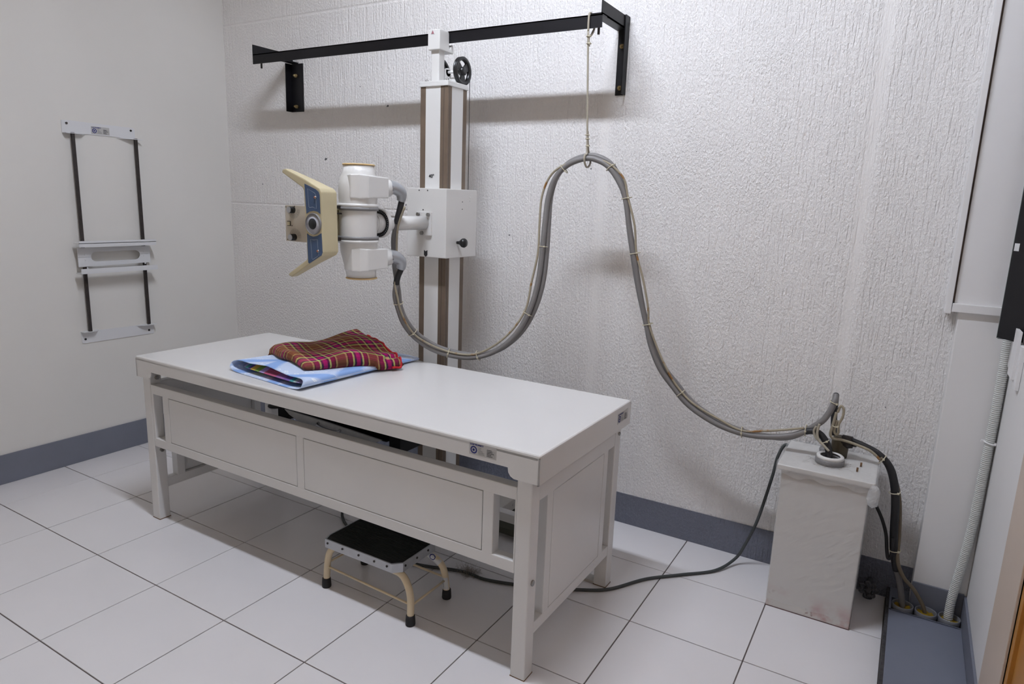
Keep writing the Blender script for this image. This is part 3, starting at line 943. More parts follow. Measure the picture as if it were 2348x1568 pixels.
# collimator with its dial panel
cb = new_obj('collimator', B((0.950, 1.150, 0.152, 0.345, 1.294, 1.429), (1.14, 1.172, 0.19, 0.33, 1.31, 1.42), b=0.003), M_cream, hd)
fp = new_obj('dial_panel', B((0.947, 1.152, 0.148, 0.152, 1.291, 1.431), b=0.001), mat('dial_panel_paint', S(196, 186, 170), 0.45, var=0.06, vscale=12, dirt=(S(120, 92, 70), 0.76, 60)), cb)
for (kx, kz, a0, a1) in ((0.992, 1.414, -PI * 0.97, 0.05), (0.996, 1.308, -0.05, PI * 0.97)):
    bm = bmesh.new()
    cyl(bm, (kx, 0.148, kz), (kx, 0.126, kz), 0.0135, 0.0125, n=24)
    kk = new_obj('dial_knob', bm, M_plastic, cb)
    bm = bmesh.new()
    cyl(bm, (kx, 0.1262, kz), (kx, 0.1245, kz), 0.0118, n=24)
    new_obj('knob_cap', bm, M_alu, kk)
    bm = bmesh.new()
    plf = lambda a, b_: Vector((a, 0.1474, b_))
    for rr in (0.019, 0.0235, 0.028, 0.0325):
        ribbon(bm, ngon_circle(kx + 0.004, kz, rr, 24, a0, a1, end=True), 0.0008, plf)
    sg = 1 if a0 < -1 else -1
    for q in range(9):
        a = a0 + (a1 - a0) * q / 8
        ribbon(bm, [(kx + 0.004 + 0.018 * math.cos(a), kz + 0.018 * math.sin(a)), (kx + 0.004 + 0.033 * math.cos(a), kz + 0.033 * math.sin(a))], 0.0006, plf)
    new_obj('dial_marks', bm, M_inkd, fp, recalc=False)
new_obj('lamp_switch', B((0.960, 0.974, 0.1445, 0.148, 1.353, 1.367), b=0.001), M_cream, cb)
new_obj('switch_frame', B((0.957, 0.977, 0.1465, 0.148, 1.3675, 1.3695), (0.957, 0.977, 0.1465, 0.148, 1.351, 1.353), (0.975, 0.977, 0.1465, 0.148, 1.353, 1.3675)), M_ink, cb)
for x, z in ((0.953, 1.424), (0.957, 1.297), (0.984, 1.352), (1.001, 1.428)):
    q = bmesh.new(); cyl(q, (x, 0.149, z), (x, 0.1465, z), 0.0022, n=8)
    new_obj('screw', q, M_rod, cb)
# handle console in front: body, two grips, blue panels and the round tilt gauge
HP = [(1.0241, 1.553), (1.0284, 1.5648), (1.0438, 1.5667), (1.146, 1.5296), (1.2196, 1.4979), (1.2275, 1.4855), (1.2317, 1.2667), (1.2251, 1.2533), (1.1601, 1.2176), (1.0613, 1.1612), (1.0448, 1.1656), (1.0441, 1.1733), (1.1458, 1.2346), (1.1486, 1.2405), (1.1382, 1.4891), (1.1333, 1.498)]
DP = [0.098, 0.100, 0.100, 0.124, 0.146, 0.150, 0.150, 0.146, 0.124, 0.100, 0.098, 0.098, 0.124, 0.146, 0.146, 0.124]
bm = bmesh.new()
prism(bm, HP, 0.070, DP, bev=0.0045)
hc = new_obj('handle_console', bm, M_cream, hd)
def inset_panel(poly):
    bm = bmesh.new()
    prism(bm, poly, 0.0685, 0.072)
    return new_obj('blue_panel', bm, M_blue, hc)
pA = [(1.1452, 1.5135), (1.2017, 1.4945), (1.2167, 1.4850), (1.2214, 1.4730), (1.2234, 1.4065), (1.2093, 1.4140), (1.1887, 1.4165), (1.1678, 1.4130), (1.1518, 1.4050)]
pBt = [(1.1519, 1.3320), (1.1649, 1.3250), (1.1857, 1.3220), (1.2067, 1.3265), (1.2265, 1.3367), (1.2296, 1.2665), (1.2241, 1.2551), (1.1602, 1.2206), (1.1550, 1.2240)]
inset_panel(pA)
inset_panel(pBt)
plb = lambda a, b_: Vector((a, 0.0681, b_))
for pts in ([(1.161, 1.496), (1.197, 1.481), (1.203, 1.474), (1.205, 1.425), (1.186, 1.430), (1.170, 1.428), (1.166, 1.430)],
            [(1.171, 1.312), (1.188, 1.310), (1.206, 1.313), (1.210, 1.256), (1.205, 1.250), (1.180, 1.237), (1.176, 1.241)]):
    bm = bmesh.new()
    ribbon(bm, pts, 0.0013, plb, closed=True)
    new_obj('panel_outline', bm, M_inkw, hc, recalc=False)
for x, z in ((1.2005, 1.465), (1.2085, 1.270)):
    q = bmesh.new(); lathe(q, [(0.0, -0.0042), (0.0045, -0.004), (0.0058, -0.001), (0.0058, 0.002)], (x, 0.0685, z), axis='Y', n=18, cap=False)
    bt = new_obj('release_button', q, M_steel, hc)
    q = bmesh.new(); lathe(q, [(0.0, -0.005), (0.0034, -0.0048), (0.0036, -0.002)], (x, 0.0685, z), axis='Y', n=14, cap=False)
    new_obj('button_lens', q, M_orange, hc)
GX, GZ = 1.1885, 1.369
bm = bmesh.new()
lathe(bm, [(0.0385, 0.004), (0.0395, -0.005), (0.0385, -0.007), (0.0365, -0.007), (0.036, -0.004)], (GX, 0.07, GZ), axis='Y', n=48, cap=False)
new_obj('gauge_rim', bm, M_band, hc)
bm = bmesh.new()
lathe(bm, [(0.0, -0.0052), (0.0366, -0.005), (0.0366, 0.0)], (GX, 0.07, GZ), axis='Y', n=48, cap=False)
new_obj('gauge_face', bm, M_lens, hc)
bm = bmesh.new()
lathe(bm, [(0.0, -0.0062), (0.020, -0.006), (0.0205, -0.004)], (GX - 0.002, 0.07, GZ), axis='Y', n=40, cap=False)
new_obj('gauge_centre', bm, M_ink, hc)
# bracket between console and housing
for q in ((1.405, 1.411), (1.305, 1.318), (1.428, 1.438)):
    new_obj('console_bracket', B((1.190, 1.212, 0.146, 0.196, q[0], q[1]), b=0.001), M_rod, hd)

# ================================================================== OVERHEAD WALL RAIL
wr = thing('overhead_rail', 'black angle-iron rail on wall brackets above the column', 'rail', (0.95, YB, 1.94))
RX0, RX1 = -0.072, 1.953
new_obj('rail_beam', B((RX0, RX1, 0.847, 0.852, 2.152, 2.201), (RX0, RX1, 0.847, 0.893, 2.196, 2.201)), M_black, wr)
for xo, s in ((RX1, -1), (RX0, 1)):
    xa, xb = (xo - 0.005, xo) if s < 0 else (xo, xo + 0.005)
    xf0, xf1 = (xo - 0.048, xo) if s < 0 else (xo, xo + 0.048)
    new_obj('bracket_arm', B((xa, xb, 0.847, YB - 0.002, 2.201, 2.250), (xf0, xf1, 0.847, YB - 0.002, 2.201, 2.206)), M_black, wr)
    x0, x1 = (xo - 0.040, xo + 0.006) if s < 0 else (xo - 0.012, xo + 0.085)
    fl_ = (x1 - 0.005, x1) if s < 0 else (x0, x0 + 0.005)
    zt = 2.252 if s < 0 else 2.20
    bp_ = new_obj('wall_post', B((x0, x1, YB - 0.006, YB, 1.940, zt), (fl_[0], fl_[1], YB - 0.045, YB, 1.940, zt), b=0.001), M_black, wr)
    for z in (2.135, 1.968):
        q = bmesh.new(); cyl(q, ((x0 + x1) / 2, YB - 0.005, z), ((x0 + x1) / 2, YB - 0.018, z), 0.010, n=6)
        cyl(q, ((x0 + x1) / 2, YB - 0.005, z), ((x0 + x1) / 2, YB - 0.028, z), 0.005, n=10)
        new_obj('anchor_bolt', q, M_brass, bp_)
for x in (RX1 - 0.022, RX0 + 0.04):
    q = bmesh.new(); cyl(q, (x, 0.87, 2.20), (x, 0.87, 2.132), 0.005, n=10)
    new_obj('bolt', q, M_rod, wr)

# ================================================================== CABLES
A = [[1.298, 0.44, 1.248], [1.297, 0.455, 1.231], [1.283, 0.455, 1.188], [1.268, 0.45, 1.151], [1.257, 0.45, 1.104], [1.25, 0.455, 1.066], [1.252, 0.47, 1.018], [1.258, 0.5, 0.948], [1.282, 0.545, 0.883], [1.336, 0.6, 0.827], [1.419, 0.65, 0.799], [1.515, 0.68, 0.802], [1.614, 0.7, 0.844], [1.695, 0.725, 0.927], [1.74, 0.75, 1.03], [1.762, 0.77, 1.142], [1.768, 0.785, 1.27], [1.768, 0.8, 1.396], [1.771, 0.815, 1.504], [1.797, 0.825, 1.584], [1.85, 0.832, 1.635], [1.925, 0.838, 1.658], [1.981, 0.84, 1.648], [2.024, 0.845, 1.622], [2.067, 0.85, 1.567], [2.095, 0.855, 1.505], [2.118, 0.86, 1.396], [2.143, 0.865, 1.29], [2.167, 0.87, 1.182], [2.195, 0.875, 1.069], [2.213, 0.88, 1.006], [2.239, 0.885, 0.916], [2.283, 0.89, 0.828], [2.338, 0.9, 0.761], [2.41, 0.905, 0.692], [2.519, 0.91, 0.638], [2.622, 0.915, 0.616], [2.711, 0.918, 0.62], [2.797, 0.92, 0.641], [2.851, 0.92, 0.67]]
A_end = [[2.873, 0.92, 0.676], [2.9, 0.92, 0.67], [2.924, 0.915, 0.646], [2.936, 0.905, 0.621], [2.944, 0.895, 0.592]]
B0 = [[1.288, 0.44, 1.525], [1.296, 0.455, 1.499], [1.284, 0.455, 1.461], [1.279, 0.45, 1.429], [1.266, 0.45, 1.388], [1.254, 0.455, 1.357], [1.234, 0.465, 1.308], [1.226, 0.475, 1.261], [1.231, 0.475, 1.19], [1.242, 0.476, 1.129], [1.246, 0.482, 1.08]]
B_end = [[2.89, 0.925, 0.707], [2.919, 0.93, 0.752], [2.932, 0.94, 0.796], [2.933, 0.96, 0.817], [2.931, 1.0, 0.775], [2.933, 1.02, 0.71], [2.939, 1.03, 0.645]]
V = Vector
RC = 0.0112
def in_plane(i, path):
    a, b_ = path[max(i - 1, 0)], path[min(i + 1, len(path) - 1)]
    d_ = (V(b_) - V(a)).normalized()
    return V((d_.z, 0, -d_.x)).normalized()
bundle = thing('cable_bundle', 'thick grey high-voltage cables looping from the tube head to the tank', 'cable', (1.9, 0.84, 0.62))
pa = spline(A + A_end[:1], 6)
elbow_lo = (1.281, 0.454, 1.186)
nA = len(pa)
new_obj('cable', sweep(bmesh.new(), pa[14:], RC, 14), M_cable, bundle)
new_obj('sleeve', sweep(bmesh.new(), pa[11:23], RC + 0.0015, 14), M_sleeve, bundle)
# second cable: from the upper horn, then twisted round the first
Bp = [V(p) for p in B0]
for i in range(6, len(A) - 1):
    n_ = in_plane(i, A)
    ph = i * 0.52
    Bp.append(V(A[i]) + n_ * 0.0125 * math.sin(ph) + V((0, 0.021 + 0.003 * math.cos(ph), 0)))
Bp += [V(p) for p in B_end[:4]]
pb = spline(Bp, 6)
new_obj('cable', sweep(bmesh.new(), pb[22:], RC, 14), M_cable, bundle)
new_obj('sleeve', sweep(bmesh.new(), pb[11:28], RC + 0.0015, 14), M_sleeve, bundle)
new_obj('sleeve', sweep(bmesh.new(), spline(A[-1:] + A_end, 6), RC + 0.001, 14), M_sleeve, bundle)
new_obj('sleeve', sweep(bmesh.new(), spline(B_end[3:], 6), RC, 14), M_sleeve, bundle)
# thin stained wire that follows the bundle
ties_i = [5.6, 8.0 - .3, 9.7, 11.1, 13.8, 16.2, 19.6, 23.0, 25.0, 27.0, 30.0, 34.0 - .6, 36.0, 39.2]
Wp = [V(B0[2]) + V((0.02, -0.004, -0.02)), V(B0[5]) + V((0.016, -0.006, 0)), V(B0[7]) + V((0.024, -0.01, 0)), V((1.268, 0.452, 1.19)), V((1.262, 0.44, 1.12))]
for i in range(5, len(A)):
    n_ = in_plane(i, A)
    near = min(abs(i - t) for t in ties_i)
    s = 1 if i < 12 else (-1 if 12 <= i <= 19 else 1)
    amt = 0.013 + 0.011 * min(near, 1.2)
    if i in (20, 21, 22): amt = 0.004
    Wp.append(V(A[i]) + n_ * amt * (-1 if (i <= 19) else -1) * 1.0 + V((0, -0.008 if i < 20 else -0.004, 0)))
new_obj('thin_wire', sweep(bmesh.new(), spline(Wp, 6), 0.0046, 8), M_tan_wire, bundle)
# spare loops of thin wire by the tank
lp = [V((2.895, 0.905, 0.712)), V((2.892, 0.90, 0.680)), V((2.900, 0.895, 0.655)), V((2.918, 0.89, 0.640)), V((2.94, 0.885, 0.622))]
new_obj('thin_wire', sweep(bmesh.new(), spline(lp, 6), 0.0045, 8), M_beige_wire, bundle)
lp = [V((2.886, 0.91, 0.700)), V((2.879, 0.91, 0.680)), V((2.888, 0.905, 0.660)), V((2.905, 0.90, 0.648))]
new_obj('thin_wire', sweep(bmesh.new(), spline(lp, 6), 0.0045, 8), M_beige_wire, bundle)
lp = [V((2.944, 0.93, 0.760)), V((2.938, 0.93, 0.71)), V((2.934, 0.93, 0.675)), V((2.945, 0.935, 0.658)), V((2.975, 0.955, 0.652)), V((3.02, 0.965, 0.642)), V((3.07, 0.965, 0.628)), V((3.105, 0.965, 0.602))]
new_obj('thin_wire', sweep(bmesh.new(), spline(lp, 6), 0.005, 8), M_tan_wire, bundle)
lp = [V((2.948, 0.935, 0.76)), V((2.955, 0.935, 0.785)), V((2.966, 0.935, 0.775)), V((2.966, 0.935, 0.745)), V((2.957, 0.935, 0.715)), V((2.959, 0.935, 0.685)), V((2.952, 0.935, 0.675)), V((2.945, 0.935, 0.69)), V((2.950, 0.935, 0.73))]
new_obj('thin_wire', sweep(bmesh.new(), spline(lp, 6), 0.0046, 8), M_tan_wire, bundle)
def tie(p, d_, rx, ry=None, r=0.0018, parent=bundle, name='cable_tie', nub=True):
    """a small strap around a bundle at p, d_ = direction of the bundle"""
    u, v = frame_for(V(d_))
    ry = ry or rx
    pts = [V(p) + u * rx * math.cos(2 * PI * k / 18) + v * ry * math.sin(2 * PI * k / 18) for k in range(18)]
    bm = sweep(bmesh.new(), pts, r, 8, closed=True)
    if nub:
        q = max(pts, key=lambda c: c.x - c.y)
        box(bm, q.x - 0.003, q.x + 0.004, q.y - 0.004, q.y + 0.003, q.z - 0.003, q.z + 0.003, b=0.001)
    return new_obj(name, bm, M_tie, parent)
for t in ties_i:
    i = int(t); f = t - i
    j = min(i + 1, len(A) - 1)
    a, b_ = V(A[i]), V(A[j])
    c = a.lerp(b_, f) + V((0, 0.007, 0)) - in_plane(i, A) * 0.003
    dd = (b_ - a) if (b_ - a).length > 1e-5 else V((1, 0, 0))
    tie(c, dd, 0.0185, 0.0215)
tie((2.932, 0.94, 0.793), (0.3, 0, 1), 0.015)
tie((2.947, 0.934, 0.708), (0, 0, 1), 0.017, 0.010)
tie((2.918, 0.908, 0.648), (0.5, 0, -1), 0.016)

# string that holds the loop up
hs = thing('hanging_string', 'thin cream cord hanging from the rail, holding up the cable loop', 'cord', (1.91, 0.85, 1.64))
bm = bmesh.new()
top = [(1.899, 0.842, 2.14), (1.899, 0.8415, 2.18), (1.899, 0.846, 2.2065), (1.899, 0.872, 2.2085), (1.899, 0.898, 2.204), (1.900, 0.899, 2.17), (1.901, 0.872, 2.135), (1.902, 0.846, 2.12), (1.904, 0.846, 2.085)]
sweep(bm, spline(top, 5), 0.0045, 8)
ln = [(1.899, 0.842, 2.14), (1.903, 0.843, 2.05), (1.909, 0.845, 1.92), (1.915, 0.846, 1.80), (1.920, 0.846, 1.70), (1.922, 0.843, 1.676), (1.923, 0.822, 1.668), (1.924, 0.820, 1.645), (1.925, 0.842, 1.624), (1.926, 0.868, 1.634), (1.925, 0.874, 1.660), (1.922, 0.856, 1.690), (1.917, 0.853, 1.745), (1.916, 0.853, 1.765)]
sweep(bm, spline(ln, 6), 0.0042, 8)
new_obj('string', bm, M_beige_wire, hs)
tie((1.902, 0.844, 2.122), (0, 0, 1), 0.009, parent=hs)
tie((1.904, 0.844, 2.095), (0, 0, 1), 0.009, parent=hs)
tie((1.917, 0.850, 1.75), (0, 0, 1), 0.008, parent=hs, nub=False)
tie((1.918, 0.850, 1.735), (0, 0, 1), 0.008, parent=hs, nub=False)
tie((1.921, 0.850, 1.708), (0, 0, 1), 0.008, parent=hs)

# black cables from the tank down into the duct
sidec = thing('tank_supply_cables', 'dark cables running from the tank down into the duct pipes', 'cable', (3.2, 0.97, 0.05))
S1 = [[2.968, 1.0, 0.645], [2.998, 0.99, 0.648], [3.051, 0.98, 0.638], [3.097, 0.975, 0.62], [3.138, 0.97, 0.580], [3.162, 0.97, 0.515], [3.175, 0.97, 0.438], [3.184, 0.97, 0.337], [3.194, 0.97, 0.261], [3.212, 0.975, 0.190]]
new_obj('cable', sweep(bmesh.new(), spline(S1, 6), lambda i, m: 0.0105 + 0.0035 * min(1.0, max(0.0, (i - 16) / 10.0)), 14), M_sleeve, sidec)
new_obj('cable_end', sweep(bmesh.new(), spline([[3.210, 0.975, 0.196], [3.231, 0.985, 0.128], [3.247, 0.988, 0.055], [3.25, 0.99, 0.02]], 6), 0.0105, 12), M_cable, sidec)
S2 = [[3.105, 0.965, 0.612], [3.158, 0.985, 0.54], [3.186, 0.990, 0.453], [3.202, 0.985, 0.324], [3.208, 0.960, 0.242], [3.233, 0.962, 0.18], [3.274, 0.975, 0.133], [3.312, 0.985, 0.073], [3.326, 0.99, 0.025]]
new_obj('cable', sweep(bmesh.new(), spline(S2, 6), 0.0068, 10), mat('dusty_brown_wire', S(112, 100, 82), 0.6, var=0.12, vscale=14), sidec)
S3 = [[3.10, 1.0, 0.43], [3.115, 0.995, 0.412], [3.14, 0.98, 0.372], [3.160, 0.97, 0.321], [3.170, 0.962, 0.266], [3.178, 0.958, 0.236], [3.186, 0.957, 0.25], [3.183, 0.957, 0.321]]
new_obj('cable', sweep(bmesh.new(), spline(S3, 6), 0.006, 10), M_sleeve, sidec)
for p, d_ in (((3.112, 0.968, 0.604), (1, 0, -0.6)), ((3.166, 0.965, 0.49), (0.2, 0, -1)), ((3.196, 0.960, 0.272), (0.2, 0, -1))):
    tie(p, d_, 0.018, 0.018, parent=sidec)

# floor cord
FC = [(2.80, 1.09, 0.52), (2.767, 1.085, 0.55), (2.745, 1.07, 0.50), (2.735, 1.06, 0.42), (2.70, 1.045, 0.22), (2.66, 1.04, 0.09), (2.63, 1.02, 0.028), (2.575, 0.915, 0.0075), (2.465, 0.803, 0.0068), (2.356, 0.69, 0.0068), (2.262, 0.540, 0.0068), (2.161, 0.467, 0.0068), (2.05, 0.41, 0.0068), (1.938, 0.361, 0.0068), (1.818, 0.325, 0.0068), (1.713, 0.324, 0.0068), (1.537, 0.265, 0.0068), (1.404, 0.258, 0.0068), (1.22, 0.29, 0.0068), (1.075, 0.340, 0.0068), (0.985, 0.395, 0.008), (0.95, 0.43, 0.03), (0.93, 0.45, 0.12), (0.95, 0.45, 0.35), (1.03, 0.45, 0.605)]
o = new_obj('power_cord', sweep(bmesh.new(), spline(FC, 8), 0.0062, 10), M_cord)
tag(o, 'dark cord trailing over the floor from the tank to under the table', 'cord')

# dust ball caught on the cord
bm = bmesh.new()
dc = V((1.735, 0.335, 0.0))
for k in range(280):
    p = dc + V((random.gauss(0, 0.022), random.gauss(0, 0.016), 0.003))
    pts = [p]
    d_ = V((random.gauss(0, 0.6), random.gauss(0, 0.6), random.uniform(0.4, 1.3)))
    for q in range(3):
        d_ = d_ + V((random.gauss(0, 0.7), random.gauss(0, 0.7), random.gauss(-0.25, 0.6)))
        p = p + d_.normalized() * random.uniform(0.005, 0.014)
        p.z = max(p.z, 0.002)
        pts.append(p.copy())
    sweep(bm, spline(pts, 2), 0.0003, 3, cap=False)
o = new_obj('dust_ball', bm, M_dust, recalc=False)
tag(o, 'fluffy grey dust ball caught on the cord under the table', 'dust')

# ================================================================== HIGH-VOLTAGE TANK
hv = thing('transformer_tank', 'off-white upright transformer tank wrapped in clear film, scuffed pink below', 'transformer', (2.945, 0.94, 0))
m = bpy.data.materials.new('scuffed_tank_paint'); m.use_nodes = True
t = NT(m); t.b.inputs['Roughness'].default_value = 0.32
c = t.coord()
sep = t.n('ShaderNodeSeparateXYZ'); t.l(c, sep.inputs[0])
low = t.ramp(sep.outputs['Z'], [(0.0, (1, 1, 1, 1)), (0.10, (0, 0, 0, 1))])
nz = t.ramp(t.noise(c, 9, 4, 0.6), [(0.50, (0, 0, 0, 1)), (0.66, (1, 1, 1, 1))])
c1 = t.mix(t.math('MULTIPLY', low, nz), S(207, 204, 200), S(178, 118, 118))
nz2 = t.ramp(t.noise(c, 23, 3, 0.6), [(0.66, (0, 0, 0, 1)), (0.72, (1, 1, 1, 1))])
t.l(t.mix(t.math('MULTIPLY', low, nz2), c1, S(150, 122, 116)), t.b.inputs['Base Color'])
MATS['scuff'] = m
bm = B((2.800, 3.088, 0.790, 1.060, 0.0, 0.556), b=0.003)
new_obj('tank_body', bm, m, hv)
new_obj('base_edge', B((2.7985, 3.0895, 0.7885, 1.0615, 0.0, 0.0035)), mat('pinkish_rust', S(104, 80, 78), 0.8, var=0.4, vscale=50), hv)
new_obj('tank_lid', B((2.784, 3.104, 0.774, 1.082, 0.553, 0.574), b=0.006, seg=3), M_tank, hv)
# film
mf = bpy.data.materials.new('clear_stretch_film'); mf.use_nodes = True
t = NT(mf)
t.b.inputs['Roughness'].default_value = 0.12
t.b.inputs['Base Color'].default_value = (0.9, 0.9, 0.9, 1)
c = t.coord('Object', (1, 1, 1), (0, 0.75, 0))
wv = t.n('ShaderNodeTexWave'); wv.inputs['Scale'].default_value = 9; wv.inputs['Distortion'].default_value = 5; wv.inputs['Detail'].default_value = 3
mp = t.n('ShaderNodeMapping'); mp.inputs['Scale'].default_value = (0.35, 1, 4.5); t.l(c, mp.inputs['Vector']); t.l(mp.outputs[0], wv.inputs['Vector'])
t.bump(t.math('ADD', wv.outputs['Fac'], t.noise(mp.outputs[0], 20, 3)), 0.6, 0.006)
tr_ = t.n('ShaderNodeBsdfTransparent')
mx = t.n('ShaderNodeMixShader'); mx.inputs[0].default_value = 0.20
t.l(tr_.outputs[0], mx.inputs[1]); t.l(t.b.outputs[0], mx.inputs[2])
t.l(mx.outputs[0], t.t.nodes['Material Output'].inputs['Surface'])
def film_box(x0, x1, y0, y1, z0, z1, amp, nx=26, nz=26):
    """open-bottomed wrinkled skin over a box"""
    bm = bmesh.new()
    per = [(x0, y0), (x1, y0), (x1, y1), (x0, y1)]
    seg = []
    for i in range(4):
        a, b_ = V(per[i]), V(per[(i + 1) % 4])
        nn = V((b_.y - a.y, -(b_.x - a.x))).normalized()
        for k in range(nx):
            seg.append((a.lerp(b_, k / nx), nn))
    rows = []
    for j in range(nz + 1):
        z = z0 + (z1 - z0) * j / nz
        row = []
        for k, (p, nn) in enumerate(seg):
            off = amp * (0.5 + 0.5 * math.sin(k * 1.7 + j * 0.9) * math.sin(k * 0.6 - j * 0.45))
            q = p + nn * off
            row.append(bm.verts.new((q.x, q.y, z + (amp * 1.5 * math.sin(k * 0.8) if j == 0 else 0))))
        rows.append(row)
    n_ = len(seg)
    for j in range(nz):
        for k in range(n_):
            f = bm.faces.new((rows[j][k], rows[j][(k + 1) % n_], rows[j + 1][(k + 1) % n_], rows[j + 1][k]))
            f.smooth = True
    f = bm.faces.new(rows[-1])
    return bm
new_obj('film_wrap', film_box(2.7985, 3.0895, 0.7885, 1.0615, 0.03, 0.545, 0.002), mf, hv)
new_obj('film_wrap', film_box(2.7815, 3.1065, 0.7715, 1.0845, 0.538, 0.5765, 0.004, nz=6), mf, hv)
# bunched film at the right front corner
bm = bmesh.new()
lathe(bm, [(0.004, 0.0), (0.014, 0.01), (0.018, 0.03), (0.016, 0.06), (0.012, 0.075), (0.004, 0.08)], (3.103, 0.775, 0.487), n=14)
for v in bm.verts:
    v.co += V((random.uniform(-1, 1), random.uniform(-1, 1), random.uniform(-1, 1))) * 0.0035
mf2 = mf.copy(); mf2.name = 'bunched_film'
for nn in mf2.node_tree.nodes:
    if nn.type == 'MIX_SHADER': nn.inputs[0].default_value = 0.4
new_obj('film_bunch', bm, mf2, hv, smooth=True)
# bushings and studs
ZL_ = 0.574
bm = bmesh.new()
lathe(bm, [(0.046, 0.0), (0.050, 0.004), (0.050, 0.018), (0.046, 0.022), (0.036, 0.022), (0.035, 0.006)], (2.946, 0.893, ZL_), n=36)
bs = new_obj('bushing', bm, M_band, hv)
bm = bmesh.new(); lathe(bm, [(0.0335, 0.020), (0.0465, 0.020), (0.0465, 0.030), (0.043, 0.033), (0.037, 0.033), (0.0335, 0.03)], (2.946, 0.893, ZL_), n=36, cap=False)
new_obj('bushing_ring', bm, M_white, bs)
bm = bmesh.new(); lathe(bm, [(0.038, 0.0), (0.040, 0.012), (0.036, 0.020), (0.030, 0.022), (0.030, 0.045), (0.026, 0.05)], (2.936, 1.015, ZL_), n=28)
new_obj('bushing', bm, M_band, hv)
bm = bmesh.new(); lathe(bm, [(0.028, 0.0), (0.030, 0.03), (0.030, 0.06), (0.026, 0.075), (0.018, 0.08)], (2.967, 0.995, ZL_), n=24)
fo = new_obj('cable_gland', bm, M_brownpot, hv)
bm = bmesh.new(); cyl(bm, (2.975, 0.992, ZL_ + 0.062), (3.008, 0.988, ZL_ + 0.066), 0.026, 0.022, n=20)
cyl(bm, (3.008, 0.988, ZL_ + 0.064), (3.022, 0.985, ZL_ + 0.064), 0.013, n=14)
new_obj('gland_nut', bm, M_rod, fo)
for x, y in ((3.048, 0.925), (3.040, 0.862)):
    bm = bmesh.new(); cyl(bm, (x, y, ZL_), (x, y, ZL_ + 0.016), 0.0035, n=8)
    new_obj('stud', bm, M_rust, hv)
# dust round the bushings
bm = bmesh.new()
for k in range(120):
    a = random.uniform(0, 2 * PI)
    r_ = random.uniform(0.05, 0.075)
    p = V((2.946 + r_ * math.cos(a), 0.893 + r_ * math.sin(a), ZL_ + 0.0045))
    d_ = V((random.gauss(0, 1), random.gauss(0, 1), random.gauss(0.05, 0.1)))
    pts = [p, p + d_ * 0.005, p + d_ * 0.010 + V((random.gauss(0, 0.003), random.gauss(0, 0.003), 0.001))]
    for q in pts: q.z = max(q.z, ZL_ + 0.004)
    sweep(bm, spline(pts, 2), 0.00032, 3, cap=False)
o = new_obj('dust', bm, M_dust, hv, recalc=False)
o['kind'] = 'stuff'

# old tap near the corner floor
vv = thing('valve_handle', 'small dusty star-shaped tap handle low in the corner behind tank', 'tap', (3.133, 1.06, 0.03))
M_valve = mat('dusty_dark_metal', S(74, 74, 78), 0.7, var=0.25, vscale=60)
bm = bmesh.new()
prof = [(3.133 + (0.027 + 0.006 * math.cos(7 * a)) * math.cos(a), 0.060 + (0.027 + 0.006 * math.cos(7 * a)) * math.sin(a)) for a in [2 * PI * k / 56 for k in range(56)]]
sweep(bm, [V((x, 1.02, z)) for x, z in prof], 0.0042, 8, closed=True)
for k in range(4):
    a = k * PI / 4 * 2 + 0.3
    cyl(bm, (3.133, 1.02, 0.06), (3.133 + 0.028 * math.cos(a), 1.02, 0.06 + 0.028 * math.sin(a)), 0.003, n=8)
cyl(bm, (3.133, 1.012, 0.06), (3.133, 1.03, 0.06), 0.009, n=14)
new_obj('hand_wheel', bm, M_valve, vv)
bm = bmesh.new(); cyl(bm, (3.133, 1.03, 0.06), (3.133, YB - 0.003, 0.06), 0.008, n=12)
cyl(bm, (3.133, 1.075, 0.012), (3.133, 1.075, 0.06), 0.014, n=14)
cyl(bm, (3.133, 1.075, 0.0), (3.133, 1.075, 0.014), 0.018, n=14)
new_obj('stem', bm, M_valve, vv)

# ================================================================== CABLE DUCT with pipe ends
dt = thing('cable_duct', 'grey painted cable duct cover along the floor by the side wall', 'cable duct', (3.31, 0.4, 0))
new_obj('duct_edge', B((XS, XS + 0.012, -0.4, YB - 0.005, -0.004, 0.046)), M_ductside, dt)
bm = B((XS + 0.010, XR - 0.008, -0.4, 0.940, 0.0, 0.05), (XS + 0.010, 3.27, 1.037, YB - 0.004, 0.0, 0.05), b=0.002)
box(bm, XS + 0.010, 3.212, 0.938, 1.04, 0.0, 0.05)
new_obj('cover', bm, M_duct, dt)
bm = bmesh.new()
box(bm, 3.212, XR - 0.008, 0.938, 1.022, 0.0, 0.018)
new_obj('duct_bed', bm, M_ductside, dt)
bm = bmesh.new()
box(bm, 3.205, XR - 0.008, 0.934, 0.944, 0.018, 0.05)
for hx, hy in ((3.248, 0.987), (3.323, 0.980), (3.396, 0.987)):
    pass
new_obj('cover_lip', bm, M_duct, dt)
